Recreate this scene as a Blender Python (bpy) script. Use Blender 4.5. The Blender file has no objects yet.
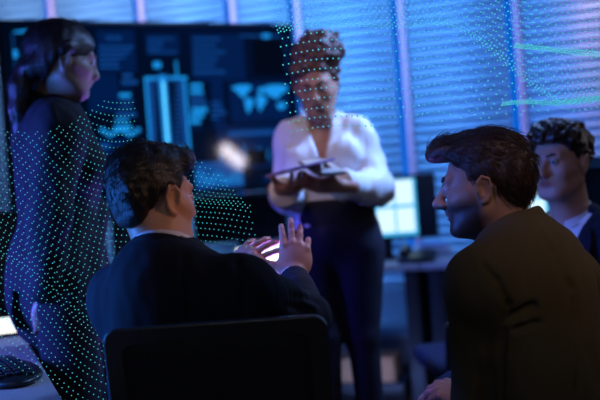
import bpy, bmesh, math, random
import numpy as np
from mathutils import Vector, Matrix
random.seed(4); rng = np.random.default_rng(7)
sc = bpy.context.scene
R = math.radians
# ---------------------------------------------------------------- camera
CAM = np.array((0.0, 0.0, 1.17)); PITCH = R(0.97); ROLL = R(4.4)
F0 = np.array((0, math.cos(PITCH), -math.sin(PITCH))); U0 = np.array((0, math.sin(PITCH), math.cos(PITCH))); R0 = np.array((1.0, 0, 0))
CR = math.cos(ROLL)*R0 - math.sin(ROLL)*U0
CU = math.sin(ROLL)*R0 + math.cos(ROLL)*U0
cd = bpy.data.cameras.new('camera'); cam = bpy.data.objects.new('camera', cd); sc.collection.objects.link(cam)
cam.matrix_world = Matrix(((CR[0], CU[0], -F0[0], CAM[0]), (CR[1], CU[1], -F0[1], CAM[1]), (CR[2], CU[2], -F0[2], CAM[2]), (0, 0, 0, 1)))
cd.lens = 60; cd.sensor_width = 36; cd.clip_start = 0.05
cd.dof.use_dof = True; cd.dof.focus_distance = 2.3; cd.dof.aperture_fstop = 1.9
sc.camera = cam
def at(px, py, d):
    return CAM + d*(F0 + (px-300)/1000*CR + (200-py)/1000*CU)
# ---------------------------------------------------------------- world, lights, exposure
w = bpy.data.worlds.new('world'); sc.world = w; w.use_nodes = True
w.node_tree.nodes['Background'].inputs[0].default_value = (0.0, 0.16, 0.85, 1)
w.node_tree.nodes['Background'].inputs[1].default_value = 0.75
vs = sc.view_settings; vs.view_transform = 'Standard'; vs.look = 'None'; vs.exposure = 0.0; vs.gamma = 1.0; vs.use_curve_mapping = False
def look(o, to):
    o.rotation_euler = (Vector(to)-o.location).to_track_quat('-Z', 'Y').to_euler()
def area(name, loc, to, sx, sy, power, col, spread=180):
    l = bpy.data.lights.new(name, 'AREA'); l.shape = 'RECTANGLE'; l.size = sx; l.size_y = sy; l.energy = power; l.color = col; l.spread = R(spread)
    o = bpy.data.objects.new(name, l); sc.collection.objects.link(o); o.location = loc; look(o, to); return o
def spot(name, loc, to, power, col, ang=50, blend=0.6, rad=0.1):
    l = bpy.data.lights.new(name, 'SPOT'); l.energy = power; l.color = col; l.spot_size = R(ang); l.spot_blend = blend; l.shadow_soft_size = rad
    o = bpy.data.objects.new(name, l); sc.collection.objects.link(o); o.location = loc; look(o, to); return o
WO = np.array((0.56, 5.6, 0.0)); WA = R(17)
E1 = np.array((math.cos(WA), -math.sin(WA), 0)); E2 = np.array((-math.sin(WA), -math.cos(WA), 0))
def WL(s, t, z): return WO + s*E1 + t*E2 + np.array((0, 0, z))      # along the window wall, out from it, up
area('blue_wall_wash_light', WL(-0.5, 1.3, 2.8), WL(-0.45, 0, 1.4), 1.9, 0.3, 23, (0.17, 0.38, 1.0), 110)
area('blue_wall_wash_light', WL(1.0, 1.3, 2.8), WL(0.9, 0, 1.2), 1.6, 0.3, 4.5, (0.08, 0.2, 1.0), 110)
area('pale_wall_wash_light', WL(-1.9, 1.0, 2.8), WL(-1.7, 0, 1.9), 1.6, 0.3, 8, (0.55, 0.58, 1.0), 110)
spot('pink_ceiling_spot_light', WL(1.45, 0.7, 2.85), WL(1.5, 0, 2.15), 110, (1.0, 0.40, 0.55), 75, 1.0)
area('blue_rim_light', (-1.75, 2.3, 1.15), (-0.45, 2.35, 1.0), 0.4, 0.7, 17, (0.03, 0.22, 1.0), 110)
area('indigo_rim_light', (-2.0, 2.45, 1.25), (-0.68, 2.88, 0.98), 0.4, 0.7, 8, (0.09, 0.07, 1.0), 60)
spot('warm_ceiling_light', (1.7, 0.9, 2.6), (0.66, 2.25, 1.16), 42, (1.0, 0.66, 0.36), 20, 0.8, 0.15)
spot('warm_side_light', (2.3, 1.55, 1.75), (-0.24, 2.2, 1.15), 70, (1.0, 0.52, 0.34), 9, 0.8, 0.08)
spot('white_front_spot_light', (-0.5, 2.3, 2.8), (0.03, 3.55, 1.3), 42, (1.0, 0.78, 0.76), 22, 0.6)
spot('violet_spot_light', (-0.2, 1.2, 2.0), (0.6, 2.65, 1.18), 13, (0.55, 0.38, 1.0), 36, 0.8)
area('blue_side_light', (1.3, 3.6, 2.5), (0.12, 3.5, 1.25), 0.4, 0.4, 15, (0.22, 0.42, 1.0), 70)
spot('desk_spot_light', (-1.3, 1.7, 2.5), (-0.7, 2.5, 0.74), 7, (0.7, 0.55, 1.0), 26, 0.8)
spot('warm_hand_spot_light', (1.1, 2.9, 2.4), (0.0, 2.46, 1.02), 26, (1.0, 0.5, 0.45), 12, 0.8, 0.05)
spot('violet_hand_spot_light', (-0.6, 2.15, 2.6), (-0.02, 2.47, 1.0), 50, (0.2, 0.15, 1.0), 11, 0.8, 0.05)
spot('warm_tablet_spot_light', (-0.75, 2.5, 1.55), (0.02, 3.4, 1.16), 7, (1.0, 0.6, 0.5), 14, 0.8, 0.05)
area('dim_fill_light', (-0.3, -0.9, 2.85), (-0.1, 2.0, 0.6), 0.8, 0.4, 2.4, (0.8, 0.85, 1.0), 90)  # added weak fill from behind the camera, no ceiling fixture known
spot('warm_knee_spot_light', (-0.2, 2.0, 2.7), (0.36, 2.45, 0.68), 20, (1.0, 0.5, 0.4), 9, 0.8, 0.05)
# ---------------------------------------------------------------- materials
MATS = {}
def mat(name, col, rough=0.5, metal=0.0, emit=None, estr=1.0, bump=0, bscale=200, var=0, vscale=8, spec=0.5, sheen=0.0, stretch=None, coat=0.0):
    if name in MATS: return MATS[name]
    m = bpy.data.materials.new(name); m.use_nodes = True; nt = m.node_tree; b = nt.nodes['Principled BSDF']
    b.inputs['Base Color'].default_value = (*col, 1); b.inputs['Roughness'].default_value = rough; b.inputs['Metallic'].default_value = metal
    b.inputs['Specular IOR Level'].default_value = spec; b.inputs['Sheen Weight'].default_value = sheen; b.inputs['Coat Weight'].default_value = coat
    if emit: b.inputs['Emission Color'].default_value = (*emit, 1); b.inputs['Emission Strength'].default_value = estr
    if bump or var:
        tc = nt.nodes.new('ShaderNodeTexCoord'); mp = nt.nodes.new('ShaderNodeMapping'); nt.links.new(tc.outputs['Object'], mp.inputs[0])
        if stretch: mp.inputs['Scale'].default_value = stretch
    if bump:
        n = nt.nodes.new('ShaderNodeTexNoise'); n.inputs['Scale'].default_value = bscale; n.inputs['Detail'].default_value = 3
        bp = nt.nodes.new('ShaderNodeBump'); bp.inputs['Strength'].default_value = bump; bp.inputs['Distance'].default_value = 0.004
        nt.links.new(mp.outputs[0], n.inputs['Vector']); nt.links.new(n.outputs[0], bp.inputs['Height']); nt.links.new(bp.outputs[0], b.inputs['Normal'])
    if var:
        n2 = nt.nodes.new('ShaderNodeTexNoise'); n2.inputs['Scale'].default_value = vscale; n2.inputs['Detail'].default_value = 4
        mx = nt.nodes.new('ShaderNodeMix'); mx.data_type = 'RGBA'
        mx.inputs[6].default_value = (*[c*(1-var) for c in col], 1); mx.inputs[7].default_value = (*[min(1, c*(1+var)) for c in col], 1)
        nt.links.new(mp.outputs[0], n2.inputs['Vector']); nt.links.new(n2.outputs[0], mx.inputs[0]); nt.links.new(mx.outputs[2], b.inputs['Base Color'])
    MATS[name] = m; return m
def skin(name, col, stub=(0.05, 0.03, 0.025)):
    m = mat(name, col, 0.48, bump=0.15, bscale=260, spec=0.4); nt = m.node_tree; b = nt.nodes['Principled BSDF']
    b.inputs['Subsurface Weight'].default_value = 0.12; b.inputs['Subsurface Radius'].default_value = (0.01, 0.004, 0.002); b.inputs['Subsurface Scale'].default_value = 0.5
    prev = None
    for an, c2 in (('lip', (col[0]*0.75, col[1]*0.42, col[2]*0.42)), ('stubble', stub)):
        a = nt.nodes.new('ShaderNodeAttribute'); a.attribute_name = an
        mx = nt.nodes.new('ShaderNodeMix'); mx.data_type = 'RGBA'; mx.inputs[6].default_value = (*col, 1); mx.inputs[7].default_value = (*c2, 1)
        nt.links.new(a.outputs['Fac'], mx.inputs[0])
        if prev: nt.links.new(prev, mx.inputs[6])
        prev = mx.outputs[2]
    nt.links.new(prev, b.inputs['Base Color']); return m
def glow(name, col, s): return mat(name, (0.003, 0.003, 0.003), 0.6, emit=col, estr=s, spec=0.05)
# ---------------------------------------------------------------- object helpers
def link(name, me, parent=None, m=None):
    o = bpy.data.objects.new(name, me); sc.collection.objects.link(o)
    if m:
        for x in (m if isinstance(m, (list, tuple)) else [m]): me.materials.append(x)
    if parent:
        o.parent = parent; o.matrix_parent_inverse = parent.matrix_basis.inverted()
    return o
def tag(o, label=None, cat=None, group=None, kind=None):
    if label: o['label'] = label
    if cat: o['category'] = cat
    if group: o['group'] = group
    if kind: o['kind'] = kind
    return o
def thing(name, loc, label, cat, rz=0, group=None):
    o = bpy.data.objects.new(name, None); sc.collection.objects.link(o); o.empty_display_size = 0.1
    o.matrix_basis = Matrix.Translation(Vector(loc)) @ Matrix.Rotation(rz, 4, 'Z')
    return tag(o, label, cat, group)
class MB:
    """collects shapes of one part"""
    def __init__(s): s.bm = bmesh.new()
    def box(s, c, size, M=None, bev=0.0, seg=2, mi=0):
        r = bmesh.ops.create_cube(s.bm, size=1.0); vs_ = r['verts']
        for v in vs_: v.co = Vector((v.co.x*size[0], v.co.y*size[1], v.co.z*size[2]))
        fs = set(f for v in vs_ for f in v.link_faces)
        if bev:
            es = list(set(e for v in vs_ for e in v.link_edges))
            rr = bmesh.ops.bevel(s.bm, geom=es, offset=bev, segments=seg, affect='EDGES', profile=0.5)
            vs_ = list(set(v for f in rr['faces'] for v in f.verts) | set(v for v in vs_ if v.is_valid)); fs = set(f for v in vs_ for f in v.link_faces)
        T = Matrix.Translation(Vector(c)) @ (M if M else Matrix())
        for v in vs_: v.co = T @ v.co
        for f in fs: f.material_index = mi
        return s
    def tube(s, pts, rad, n=10, cap=True):
        pts = [Vector(p) for p in pts]; rr = rad if isinstance(rad, (list, tuple)) else [rad]*len(pts); rings = []; ref = None
        for i, p in enumerate(pts):
            t = (pts[min(i+1, len(pts)-1)]-pts[max(i-1, 0)]).normalized()
            if ref is None: ref = t.orthogonal().normalized()
            u = (ref - t*ref.dot(t)).normalized(); ref = u; v = t.cross(u)
            rings.append([s.bm.verts.new(p+rr[i]*(math.cos(a)*u+math.sin(a)*v)) for a in [2*math.pi*k/n for k in range(n)]])
        for a, b in zip(rings, rings[1:]):
            for k in range(n): s.bm.faces.new((a[k], a[(k+1) % n], b[(k+1) % n], b[k]))
        if cap: s.bm.faces.new(rings[0][::-1]); s.bm.faces.new(rings[-1])
        return s
    def lathe(s, prof, c=(0, 0, 0), n=24):
        rings = [[s.bm.verts.new((c[0]+r*math.cos(2*math.pi*k/n), c[1]+r*math.sin(2*math.pi*k/n), c[2]+z)) for k in range(n)] for r, z in prof]
        for a, b in zip(rings, rings[1:]):
            for k in range(n): s.bm.faces.new((a[k], a[(k+1) % n], b[(k+1) % n], b[k]))
        s.bm.faces.new(rings[0][::-1]); s.bm.faces.new(rings[-1]); return s
    def poly(s, pts, mi=0):
        f = s.bm.faces.new([s.bm.verts.new(Vector(p)) for p in pts]); f.material_index = mi; return s
    def grid(s, rows, mi=0, closed=False):
        vv = [[s.bm.verts.new(Vector(p)) for p in r] for r in rows]
        for a, b in zip(vv, vv[1:]):
            n = len(a)
            for k in range(n if closed else n-1): s.bm.faces.new((a[k], a[(k+1) % n], b[(k+1) % n], b[k])).material_index = mi
        return s
    def build(s, name, m, parent=None, M=None, smooth=True, solid=0, sub=0, ang=40):
        bmesh.ops.recalc_face_normals(s.bm, faces=s.bm.faces)
        if M is not None: s.bm.transform(M)
        me = bpy.data.meshes.new(name); s.bm.to_mesh(me); s.bm.free()
        if smooth:
            me.polygons.foreach_set('use_smooth', [True]*len(me.polygons)); me.set_sharp_from_angle(angle=R(ang))
        o = link(name, me, parent, m)
        if solid: md = o.modifiers.new('s', 'SOLIDIFY'); md.thickness = solid; md.offset = 0
        if sub: md = o.modifiers.new('u', 'SUBSURF'); md.levels = sub; md.render_levels = sub
        return o
def frameM(x, y, z, o):
    return Matrix(((x[0], y[0], z[0], o[0]), (x[1], y[1], z[1], o[1]), (x[2], y[2], z[2], o[2]), (0, 0, 0, 1)))
WM = frameM(E1, -E2, (0, 0, 1), WO)          # wall frame: x along, y into the wall, z up
# ---------------------------------------------------------------- setting
def struct(o): o['kind'] = 'structure'; return o
XL, XR, YN, ZC = -2.6, 2.6, -1.6, 2.95
def wall_y(x): return WO[1] - math.tan(WA)*(x-WO[0])
mcarpet = mat('carpet', (0.075, 0.055, 0.05), 0.95, bump=0.5, bscale=120, var=0.35, vscale=30)
mpaint = mat('wall_paint', (0.035, 0.038, 0.05), 0.8, bump=0.08, bscale=90)
mceil = mat('ceiling_board', (0.12, 0.12, 0.14), 0.9, bump=0.2, bscale=60)
struct(MB().box((0, 2.9, -0.05), (5.6, 9.6, 0.1)).build('floor', mcarpet))
struct(MB().box((0, 2.9, ZC+0.05), (5.6, 9.6, 0.1)).build('ceiling', mceil))
struct(MB().box((XL-0.05, 2.9, ZC/2), (0.1, 9.6, ZC)).build('wall_left', mpaint))
struct(MB().box((XR+0.05, 2.9, ZC/2), (0.1, 9.6, ZC)).build('wall_right', mpaint))
struct(MB().box((0, YN-0.05, ZC/2), (5.6, 0.1, ZC)).build('wall_front', mpaint))
def hit_wall(px, py, t=0.05):
    r = F0 + (px-300)/1000*CR + (200-py)/1000*CU; P = WO + t*E2
    k = np.dot(P-CAM, E2)/np.dot(r, E2); q = CAM + k*r - WO
    return float(np.dot(q, E1)), float(q[2])
mfr = mat('window_frame_white', (1.0, 0.72, 0.86), 0.45)
msill = mat('sill_panel', (0.42, 0.44, 0.5), 0.6, bump=0.05, bscale=40)
ZS, ZT = 0.26, 2.72
struct(MB().box((0, 0.1, ZS/2), (7.0, 0.16, ZS)).build('wall_back', msill, M=WM))
struct(MB().box((0, 0.1, (ZT+ZC)/2), (7.0, 0.16, ZC-ZT)).build('wall_back_top', mpaint, M=WM))
struct(MB().box((0, 0.005, 0.05), (7.0, 0.03, 0.1), bev=0.004).build('baseboard_back', mat('dark_skirting', (0.03, 0.032, 0.04), 0.5), M=WM))
mull = [hit_wall(*q)[0] for q in ((50, 8), (140, 8), (232, 10), (297, 15), (404, 60), (519, 60))]
mull = [mull[0]-0.55] + mull + [mull[-1]+0.62, mull[-1]+1.24]
mglass = mat('window_glass', (0.9, 0.95, 1.0), 0.02); mglass.node_tree.nodes['Principled BSDF'].inputs['Transmission Weight'].default_value = 1.0; mglass.node_tree.nodes['Principled BSDF'].inputs['IOR'].default_value = 1.02
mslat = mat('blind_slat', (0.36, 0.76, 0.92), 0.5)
for i, s in enumerate(mull):
    wdt = 0.034 if 0 < i < 8 else 0.05
    struct(MB().box((s, 0.02, (ZS+ZT)/2), (wdt, 0.13, ZT-ZS), bev=0.004).build('trim_%d' % (i+1), mfr, M=WM))
names = ['above the tall blue screen at far left', 'behind the ponytailed woman, above the wide screen', 'behind the middle of the wide screen', 'behind the right end of the wide screen', 'directly behind the woman in the white blouse',
         'between the woman in white and the man with the quiff', 'behind the curly haired man, pink at its top', 'at the far right end of the window wall']
for i, (a, b) in enumerate(zip(mull, mull[1:])):
    struct(MB().box(((a+b)/2, 0.12, (ZS+ZT)/2), (b-a, 0.008, ZT-ZS)).build('window_%d' % (i+1), mglass, M=WM))
    t = thing('window_blind', WL((a+b)/2, 0.0, ZS), 'white slat blind ' + names[i], 'window blind', rz=-WA, group='blinds along the window wall')
    x0, x1 = a+0.02, b-0.062
    sl = MB(); z = ZS+0.03; TM = Matrix.Rotation(R(58), 4, 'X')
    while z < ZT-0.06:
        rows = []
        for e in (0, 1):
            x = x0 if e == 0 else x1
            row = []
            for k in range(5):
                u = k/4-0.5; y, zz = 0.064*u, 0.006*(1-4*u*u)
                row.append((x, -0.012+y*math.cos(R(62))-zz*math.sin(R(62))*0.8, z+y*math.sin(R(62))+zz*math.cos(R(62))))
            rows.append(row)
        sl.grid(rows); z += 0.0515
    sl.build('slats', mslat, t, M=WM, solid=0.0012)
    MB().box(((x0+x1)/2, 0.0, ZT-0.03), (x1-x0, 0.06, 0.05), bev=0.004).build('head_rail', mfr, t, M=WM)
    MB().box(((x0+x1)/2, -0.012, ZS+0.008), (x1-x0, 0.03, 0.014), bev=0.003).build('bottom_rail', mfr, t, M=WM)
# ---------------------------------------------------------------- wall screen
mblk = mat('black_plastic', (0.008, 0.008, 0.01), 0.38)
mscr = mat('dark_screen_glass', (0.002, 0.004, 0.01), 0.06, spec=0.5, emit=(0.0, 0.008, 0.035), estr=0.3)
A3 = at(-3, 17, 4.7); B3 = at(293, 25, 5.5)
ex = (B3-A3).copy(); ex[2] = 0; TVW = float(np.linalg.norm(ex)); ex /= TVW; ey = np.array((-ex[1], ex[0], 0.0))
TVH = TVW*9/16; ztop = (A3[2]+B3[2])/2; TVo = np.array(((A3[0]+B3[0])/2, (A3[1]+B3[1])/2, 0))
TM = frameM(ex, ey, (0, 0, 1), TVo)
tv = thing('wall_screen', TVo, 'huge flat display with glowing blue data panels standing behind the men', 'screen', rz=math.atan2(ex[1], ex[0]))
zc = ztop-TVH/2
MB().box((0, 0.03, zc), (TVW, 0.05, TVH), bev=0.006).build('bezel', mblk, tv, M=TM)
MB().box((0, 0.003, zc), (TVW-0.035, 0.004, TVH-0.035)).build('screen', mscr, tv, M=TM)
def sglow(name, col, s): return mat(name, (0.003, 0.003, 0.003), 0.06, emit=col, estr=s, spec=0.5)
gm = [sglow('screen_dim', (0.0, 0.02, 0.13), 0.5), sglow('screen_blue', (0.01, 0.11, 0.5), 0.55), sglow('screen_cyan', (0.01, 0.30, 0.85), 1.0), sglow('screen_bright', (0.12, 0.65, 1.0), 1.5), sglow('screen_black', (0, 0.002, 0.01), 0.5)]
G = MB(); layer = [0]
def tvp(px, py):        # photo place to the screen's own plane
    r = F0 + (px-300)/1000*CR + (200-py)/1000*CU
    k = np.dot(TVo-CAM, ey)/np.dot(r, ey); q = CAM + k*r - TVo
    return float(np.dot(q, ex)), float(q[2])
def rect(x0, y0, x1, y1, mi):
    (a, b), (c, d) = tvp(x0, y0), tvp(x1, y1); layer[0] += 1; yy = -0.0005-0.00002*layer[0]
    G.poly(((a, yy, b), (c, yy, b), (c, yy, d), (a, yy, d)), mi)
def outline(x0, y0, x1, y1, t, mi):
    rect(x0, y0, x1, y0+t, mi); rect(x0, y1-t, x1, y1, mi); rect(x0, y0, x0+t, y1, mi); rect(x1-t, y0, x1, y1, mi)
def blob(pts, mi):
    layer[0] += 1; G.poly([(a, -0.0005-0.00002*layer[0], b) for a, b in [tvp(*p) for p in pts]], mi)
outline(14, 31, 34, 33, 2, 2); rect(13, 33, 16, 84, 1); rect(13, 50, 18, 58, 2); rect(22, 34, 24, 60, 1); rect(20, 30, 34, 33, 2)
rect(96, 30, 137, 72, 0); rect(145, 34, 180, 55, 0); rect(190, 34, 246, 80, 0); rect(252, 40, 286, 74, 4)
for k in range(6): rect(193, 38+k*6.6, 193+random.uniform(20, 50), 40+k*6.6, 1)
for k in range(5): rect(99, 46+k*5, 99+random.uniform(16, 36), 48+k*5, 1); rect(148, 38+k*3.4, 148+random.uniform(10, 30), 39.3+k*3.4, 1)
for k in range(5): rect(106+k*3.2, 36, 108.3+k*3.2, 40, 1)
rect(240, 35, 280, 37, 1); rect(262, 34, 270, 38, 2); rect(284, 37, 287, 70, 1)
outline(148, 77, 187, 150, 2.0, 2); outline(151, 80, 184, 147, 0.8, 1)
rect(157, 74, 173, 150, 1); rect(159, 76, 171, 148, 2); rect(162, 82, 169, 146, 3); rect(153, 62, 161, 68, 2); rect(175, 61, 178, 78, 2)
for k in range(14): rect(150, 83+k*4.6, 157, 84.6+k*4.6, 1); rect(174, 83+k*4.6, 182, 84.6+k*4.6, 1)
for k in range(9):
    y = 74+k*6.5; rect(122-k, y, 140-k*0.6-random.uniform(0, 9), y+random.choice((2, 3.5)), random.choice((0, 1, 1, 2)))
for k in range(10): rect(100+k*4, 133-abs((k % 5)-2)*2.5, 104+k*4, 137-abs((k % 5)-2)*2.5, 2)
rect(86, 74, 120, 112, 0); rect(80, 140, 130, 185, 0)
for k in range(5): rect(84, 145+k*7, 84+random.uniform(14, 40), 148+k*7, 1)
for k in range(8): rect(190, 84+k*6, 190+random.uniform(8, 17), 87.5+k*6, random.choice((1, 1, 2, 2, 0)))
rect(192, 108, 207, 112, 2); rect(210, 80, 226, 128, 0)
rect(228, 82, 290, 120, 0)
blob([(231, 88), (238, 85), (249, 85), (252, 88), (248, 91), (246, 95), (243, 98), (240, 96), (237, 92)], 2)
blob([(244, 99), (250, 98), (254, 102), (251, 108), (248, 114), (246, 109)], 2)
blob([(257, 90), (261, 87), (264, 91), (260, 95)], 2); blob([(256, 96), (262, 95), (267, 100), (263, 106), (260, 112), (257, 105)], 2)
blob([(262, 88), (270, 85), (282, 85), (288, 87), (286, 91), (281, 94), (277, 99), (272, 97), (267, 95)], 2); blob([(276, 104), (284, 102), (286, 107), (279, 110)], 2)
for k in range(4): rect(211, 102+k*5, 211+random.uniform(6, 16), 104+k*5, 1)
rect(216, 126, 288, 166, 0)
for k in range(24):
    h = 4+9*abs(math.sin(k*0.55))+random.uniform(0, 4); rect(220+k*2.6, 160-h, 221.7+k*2.6, 160, 1 if k % 3 else 2)
rect(194, 163, 244, 186, 1)
for k in range(20):
    h = 4+9*abs(math.sin(k*0.4+1)); rect(196+k*2.3, 184-h, 197.6+k*2.3, 184, 2)
rect(246, 150, 268, 164, 4); rect(228, 132, 280, 134, 1); rect(262, 176, 284, 181, 0)
G.build('screen_graphics', gm, tv, M=TM, smooth=False)
bz = zc-TVH/2
for px0, px1 in ((-6, 103), (116, 168)):
    s0, s1 = tvp(px0, 220)[0], tvp(px1, 220)[0]
    MB().box(((s0+s1)/2, 0.07, bz/2+0.02), (s1-s0, 0.03, bz-0.05), bev=0.004).build('stand_panel', mblk, tv, M=TM)
for sx in (-0.6, 0.02):
    MB().box((sx, 0.11, (zc)/2+0.02), (0.06, 0.05, zc-0.04), bev=0.005).build('stand_leg', mblk, tv, M=TM)
    MB().box((sx, 0.07, 0.02), (0.06, 0.5, 0.04), bev=0.008).build('stand_foot', mblk, tv, M=TM)
lp = np.array((2.52, 3.37, 1.453)); t = thing('wall_lamp', (XR, lp[1], lp[2]), 'white tube lamp slanting on the right hand wall', 'lamp')
LM = Matrix.Translation(Vector(lp)) @ Matrix.Rotation(R(-40), 4, 'X')
MB().box((0.06, 0, 0), (0.03, 0.36, 0.12), bev=0.01).build('housing', mblk, t, M=LM)
MB().box((0.02, 0, 0), (0.05, 0.27, 0.1), bev=0.02, seg=3).build('tube', glow('lamp_white', (1.0, 0.88, 0.9), 26), t, M=LM)
# ---------------------------------------------------------------- desks along the window
mdesk = mat('desk_laminate', (0.3, 0.3, 0.34), 0.4, var=0.06, vscale=5); mdleg = mat('desk_leg_dark', (0.004, 0.004, 0.006), 0.6)
def desk(label, s0, s1):
    t = thing('desk', WL((s0+s1)/2, 0.45, 0), label, 'desk', rz=-WA)
    MB().box(((s0+s1)/2, -0.46, 0.725), (s1-s0-0.004, 0.68, 0.03), bev=0.004).build('desktop', mdesk, t, M=WM)
    for s in (s0+0.06, s1-0.06): MB().box((s, -0.46, 0.355), (0.07, 0.6, 0.71), bev=0.006).build('leg', mdleg, t, M=WM)
desk('long grey desk under the window behind the woman in white', -1.25, 0.235)
desk('grey desk behind the two seated men at right', 0.235, 1.95)
def desk_pt(px, py, z=0.74):
    r = F0 + (px-300)/1000*CR + (200-py)/1000*CU; k = (z-CAM[2])/r[2]; return CAM+k*r
def monitor(label, px, py_b, d, yaw, content, wd=0.54, ht=0.325, zb=0.845):
    c = at(px, 200, d); base = np.array((c[0], c[1], 0.74)); M = Matrix.Translation(Vector(base)) @ Matrix.Rotation(yaw, 4, 'Z')
    t = thing('monitor', base, label, 'monitor', rz=yaw, group='monitors on the window desks')
    z0 = zb-0.74
    MB().box((0, 0.02, z0+ht/2), (wd, 0.035, ht), bev=0.006).build('casing', mblk, t, M=M)
    ms = mat('monitor_cyan', (0.01, 0.01, 0.01), 0.2, emit=(0.05, 0.5, 0.95), estr=1.0) if content else mat('monitor_off', (0.004, 0.005, 0.007), 0.12)
    MB().box((0, 0.001, z0+ht/2), (wd-0.03, 0.004, ht-0.035)).build('screen', ms, t, M=M)
    if content:
        g = MB(); W2, H2 = wd-0.14, ht-0.045
        for i in range(4):
            for j in range(2):
                cx = -wd/2+0.03+(i+0.5)*W2/4; cz = z0+0.028+(j+0.5)*H2/2
                g.poly([(cx+a*W2*0.112, -0.0022, cz+b*H2*0.22) for a, b in ((-1, -1), (1, -1), (1, 1), (-1, 1))])
        g.build('screen_tiles', glow('monitor_white', (0.62, 0.85, 1.0), 1.25), t, M=M, smooth=False)
        g = MB(); g.poly([(x, -0.0024, z) for x, z in ((wd/2-0.10, z0+0.012), (wd/2-0.01, z0+0.012), (wd/2-0.01, z0+ht-0.012), (wd/2-0.10, z0+ht-0.012))]); g.build('side_panel', mat('monitor_black_panel', (0.004, 0.006, 0.012), 0.3), t, M=M, smooth=False)
    MB().box((0, 0.05, z0/2+0.04), (0.05, 0.025, z0+0.08), bev=0.004).build('stand_neck', mblk, t, M=M)
    MB().box((0, 0.05, 0.006), (0.24, 0.17, 0.012), bev=0.004).build('stand_base', mblk, t, M=M)
    return t
monitor('monitor showing bright white tiles beside the woman in white', 383, 235, 5.12, -WA+R(4), True)
monitor('dark switched off monitor below the wide screen, left of the woman in white', 238, 243, 5.18, -WA+R(6), False, 0.5, 0.25, 0.89)
monitor('lit monitor mostly hidden between the two seated men at right', 512, 215, 4.85, -WA, True)
mpap = mat('white_paper', (0.8, 0.8, 0.82), 0.7)
# added tablet shape; its glow stands in for a very bright background patch
p = desk_pt(266, 272); t = thing('tablet', p, 'added glowing white panel for a bright patch, propped on the desk beyond the gesturing hands', 'tablet')
Mt = Matrix.Translation(Vector(p)) @ Matrix.Rotation(-WA, 4, 'Z') @ Matrix.Rotation(R(-14), 4, 'X')
MB().box((0, 0.006, 0.066), (0.33, 0.01, 0.13), bev=0.004).build('case', mblk, t, M=Mt)
MB().box((0, 0.0, 0.066), (0.315, 0.003, 0.118)).build('screen', glow('bright_patch_white', (0.85, 0.95, 1.0), 3.0), t, M=Mt)
MB().box((0, 0.045, 0.045), (0.05, 0.006, 0.1), M=Matrix.Rotation(R(32), 4, 'X')).build('kickstand', mblk, t, M=Mt)
p = desk_pt(432, 253); t = thing('paper_stack', p, 'stack of white paper at the desk end under the lit monitor', 'paper', rz=0.1)
MB().box((0, 0, 0.02), (0.16, 0.22, 0.04), bev=0.002).build('sheets', mpap, t, M=t.matrix_basis)
MB().box((0, 0, 0.0475), (0.13, 0.16, 0.014), bev=0.002).build('booklet', mat('blue_cover', (0.2, 0.3, 0.6), 0.5), t, M=t.matrix_basis)
p = desk_pt(379, 252); t = thing('mug', p, 'white mug left of the lit monitor stand', 'mug')
MB().lathe([(0.03, 0), (0.036, 0.004), (0.038, 0.09), (0.034, 0.09), (0.032, 0.01)]).build('cup', mpap, t, M=t.matrix_basis)
MB().tube([(0.036, 0, 0.075), (0.058, 0, 0.07), (0.062, 0, 0.045), (0.05, 0, 0.022), (0.036, 0, 0.02)], 0.005, 8).build('handle', mpap, t, M=t.matrix_basis)
p = desk_pt(418, 262); t = thing('desk_phone', p, 'low dark desk telephone under the lit monitor', 'telephone', rz=-0.3)
MB().box((0, 0, 0.022), (0.17, 0.15, 0.04), M=Matrix.Rotation(R(10), 4, 'X'), bev=0.008).build('base', mblk, t, M=t.matrix_basis)
MB().tube([(-0.06, -0.07, 0.05), (-0.06, -0.03, 0.062), (-0.06, 0.04, 0.072), (-0.06, 0.075, 0.065)], [0.02, 0.013, 0.013, 0.02], 10).build('handset', mblk, t, M=t.matrix_basis)
# added fill lights in floor bar housings, not known fixtures of the room
def fill_bar(label, loc, to, ln, power, col, spread=150):
    rz = math.atan2(to[1]-loc[1], to[0]-loc[0])-math.pi/2; M = Matrix.Translation(Vector(loc)) @ Matrix.Rotation(rz, 4, 'Z'); t = thing('fill_bar', loc, label, 'lamp', rz=rz)
    MB().box((0, -0.01, 0.03), (ln+0.03, 0.06, 0.06), bev=0.006).build('housing', mblk, t, M=M)
    l = bpy.data.lights.new('fill_bar_light', 'AREA'); l.shape = 'RECTANGLE'; l.size = ln; l.size_y = 0.06; l.energy = power; l.color = col; l.spread = R(spread)
    o = bpy.data.objects.new('fill_bar_light', l); sc.collection.objects.link(o); o.location = (loc[0], loc[1], loc[2]+0.075); look(o, to)
fill_bar('small added violet fill bar on the floor nearest the ponytailed woman', (-0.30, 3.25, 0), (-0.56, 2.88, 1.5), 0.2, 2.6, (0.17, 0.13, 1.0), 45)
fill_bar('small added violet fill bar on the floor before the gesturing man', (-0.16, 2.95, 0), (-0.02, 2.47, 1.0), 0.2, 6, (0.2, 0.13, 1.0), 22)
fill_bar('added blue fill bar on the floor under the window desk', WL(-0.1, 1.05, 0), WL(-0.1, 0, 0.5), 0.9, 3.2, (0.2, 0.33, 1.0))
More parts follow.
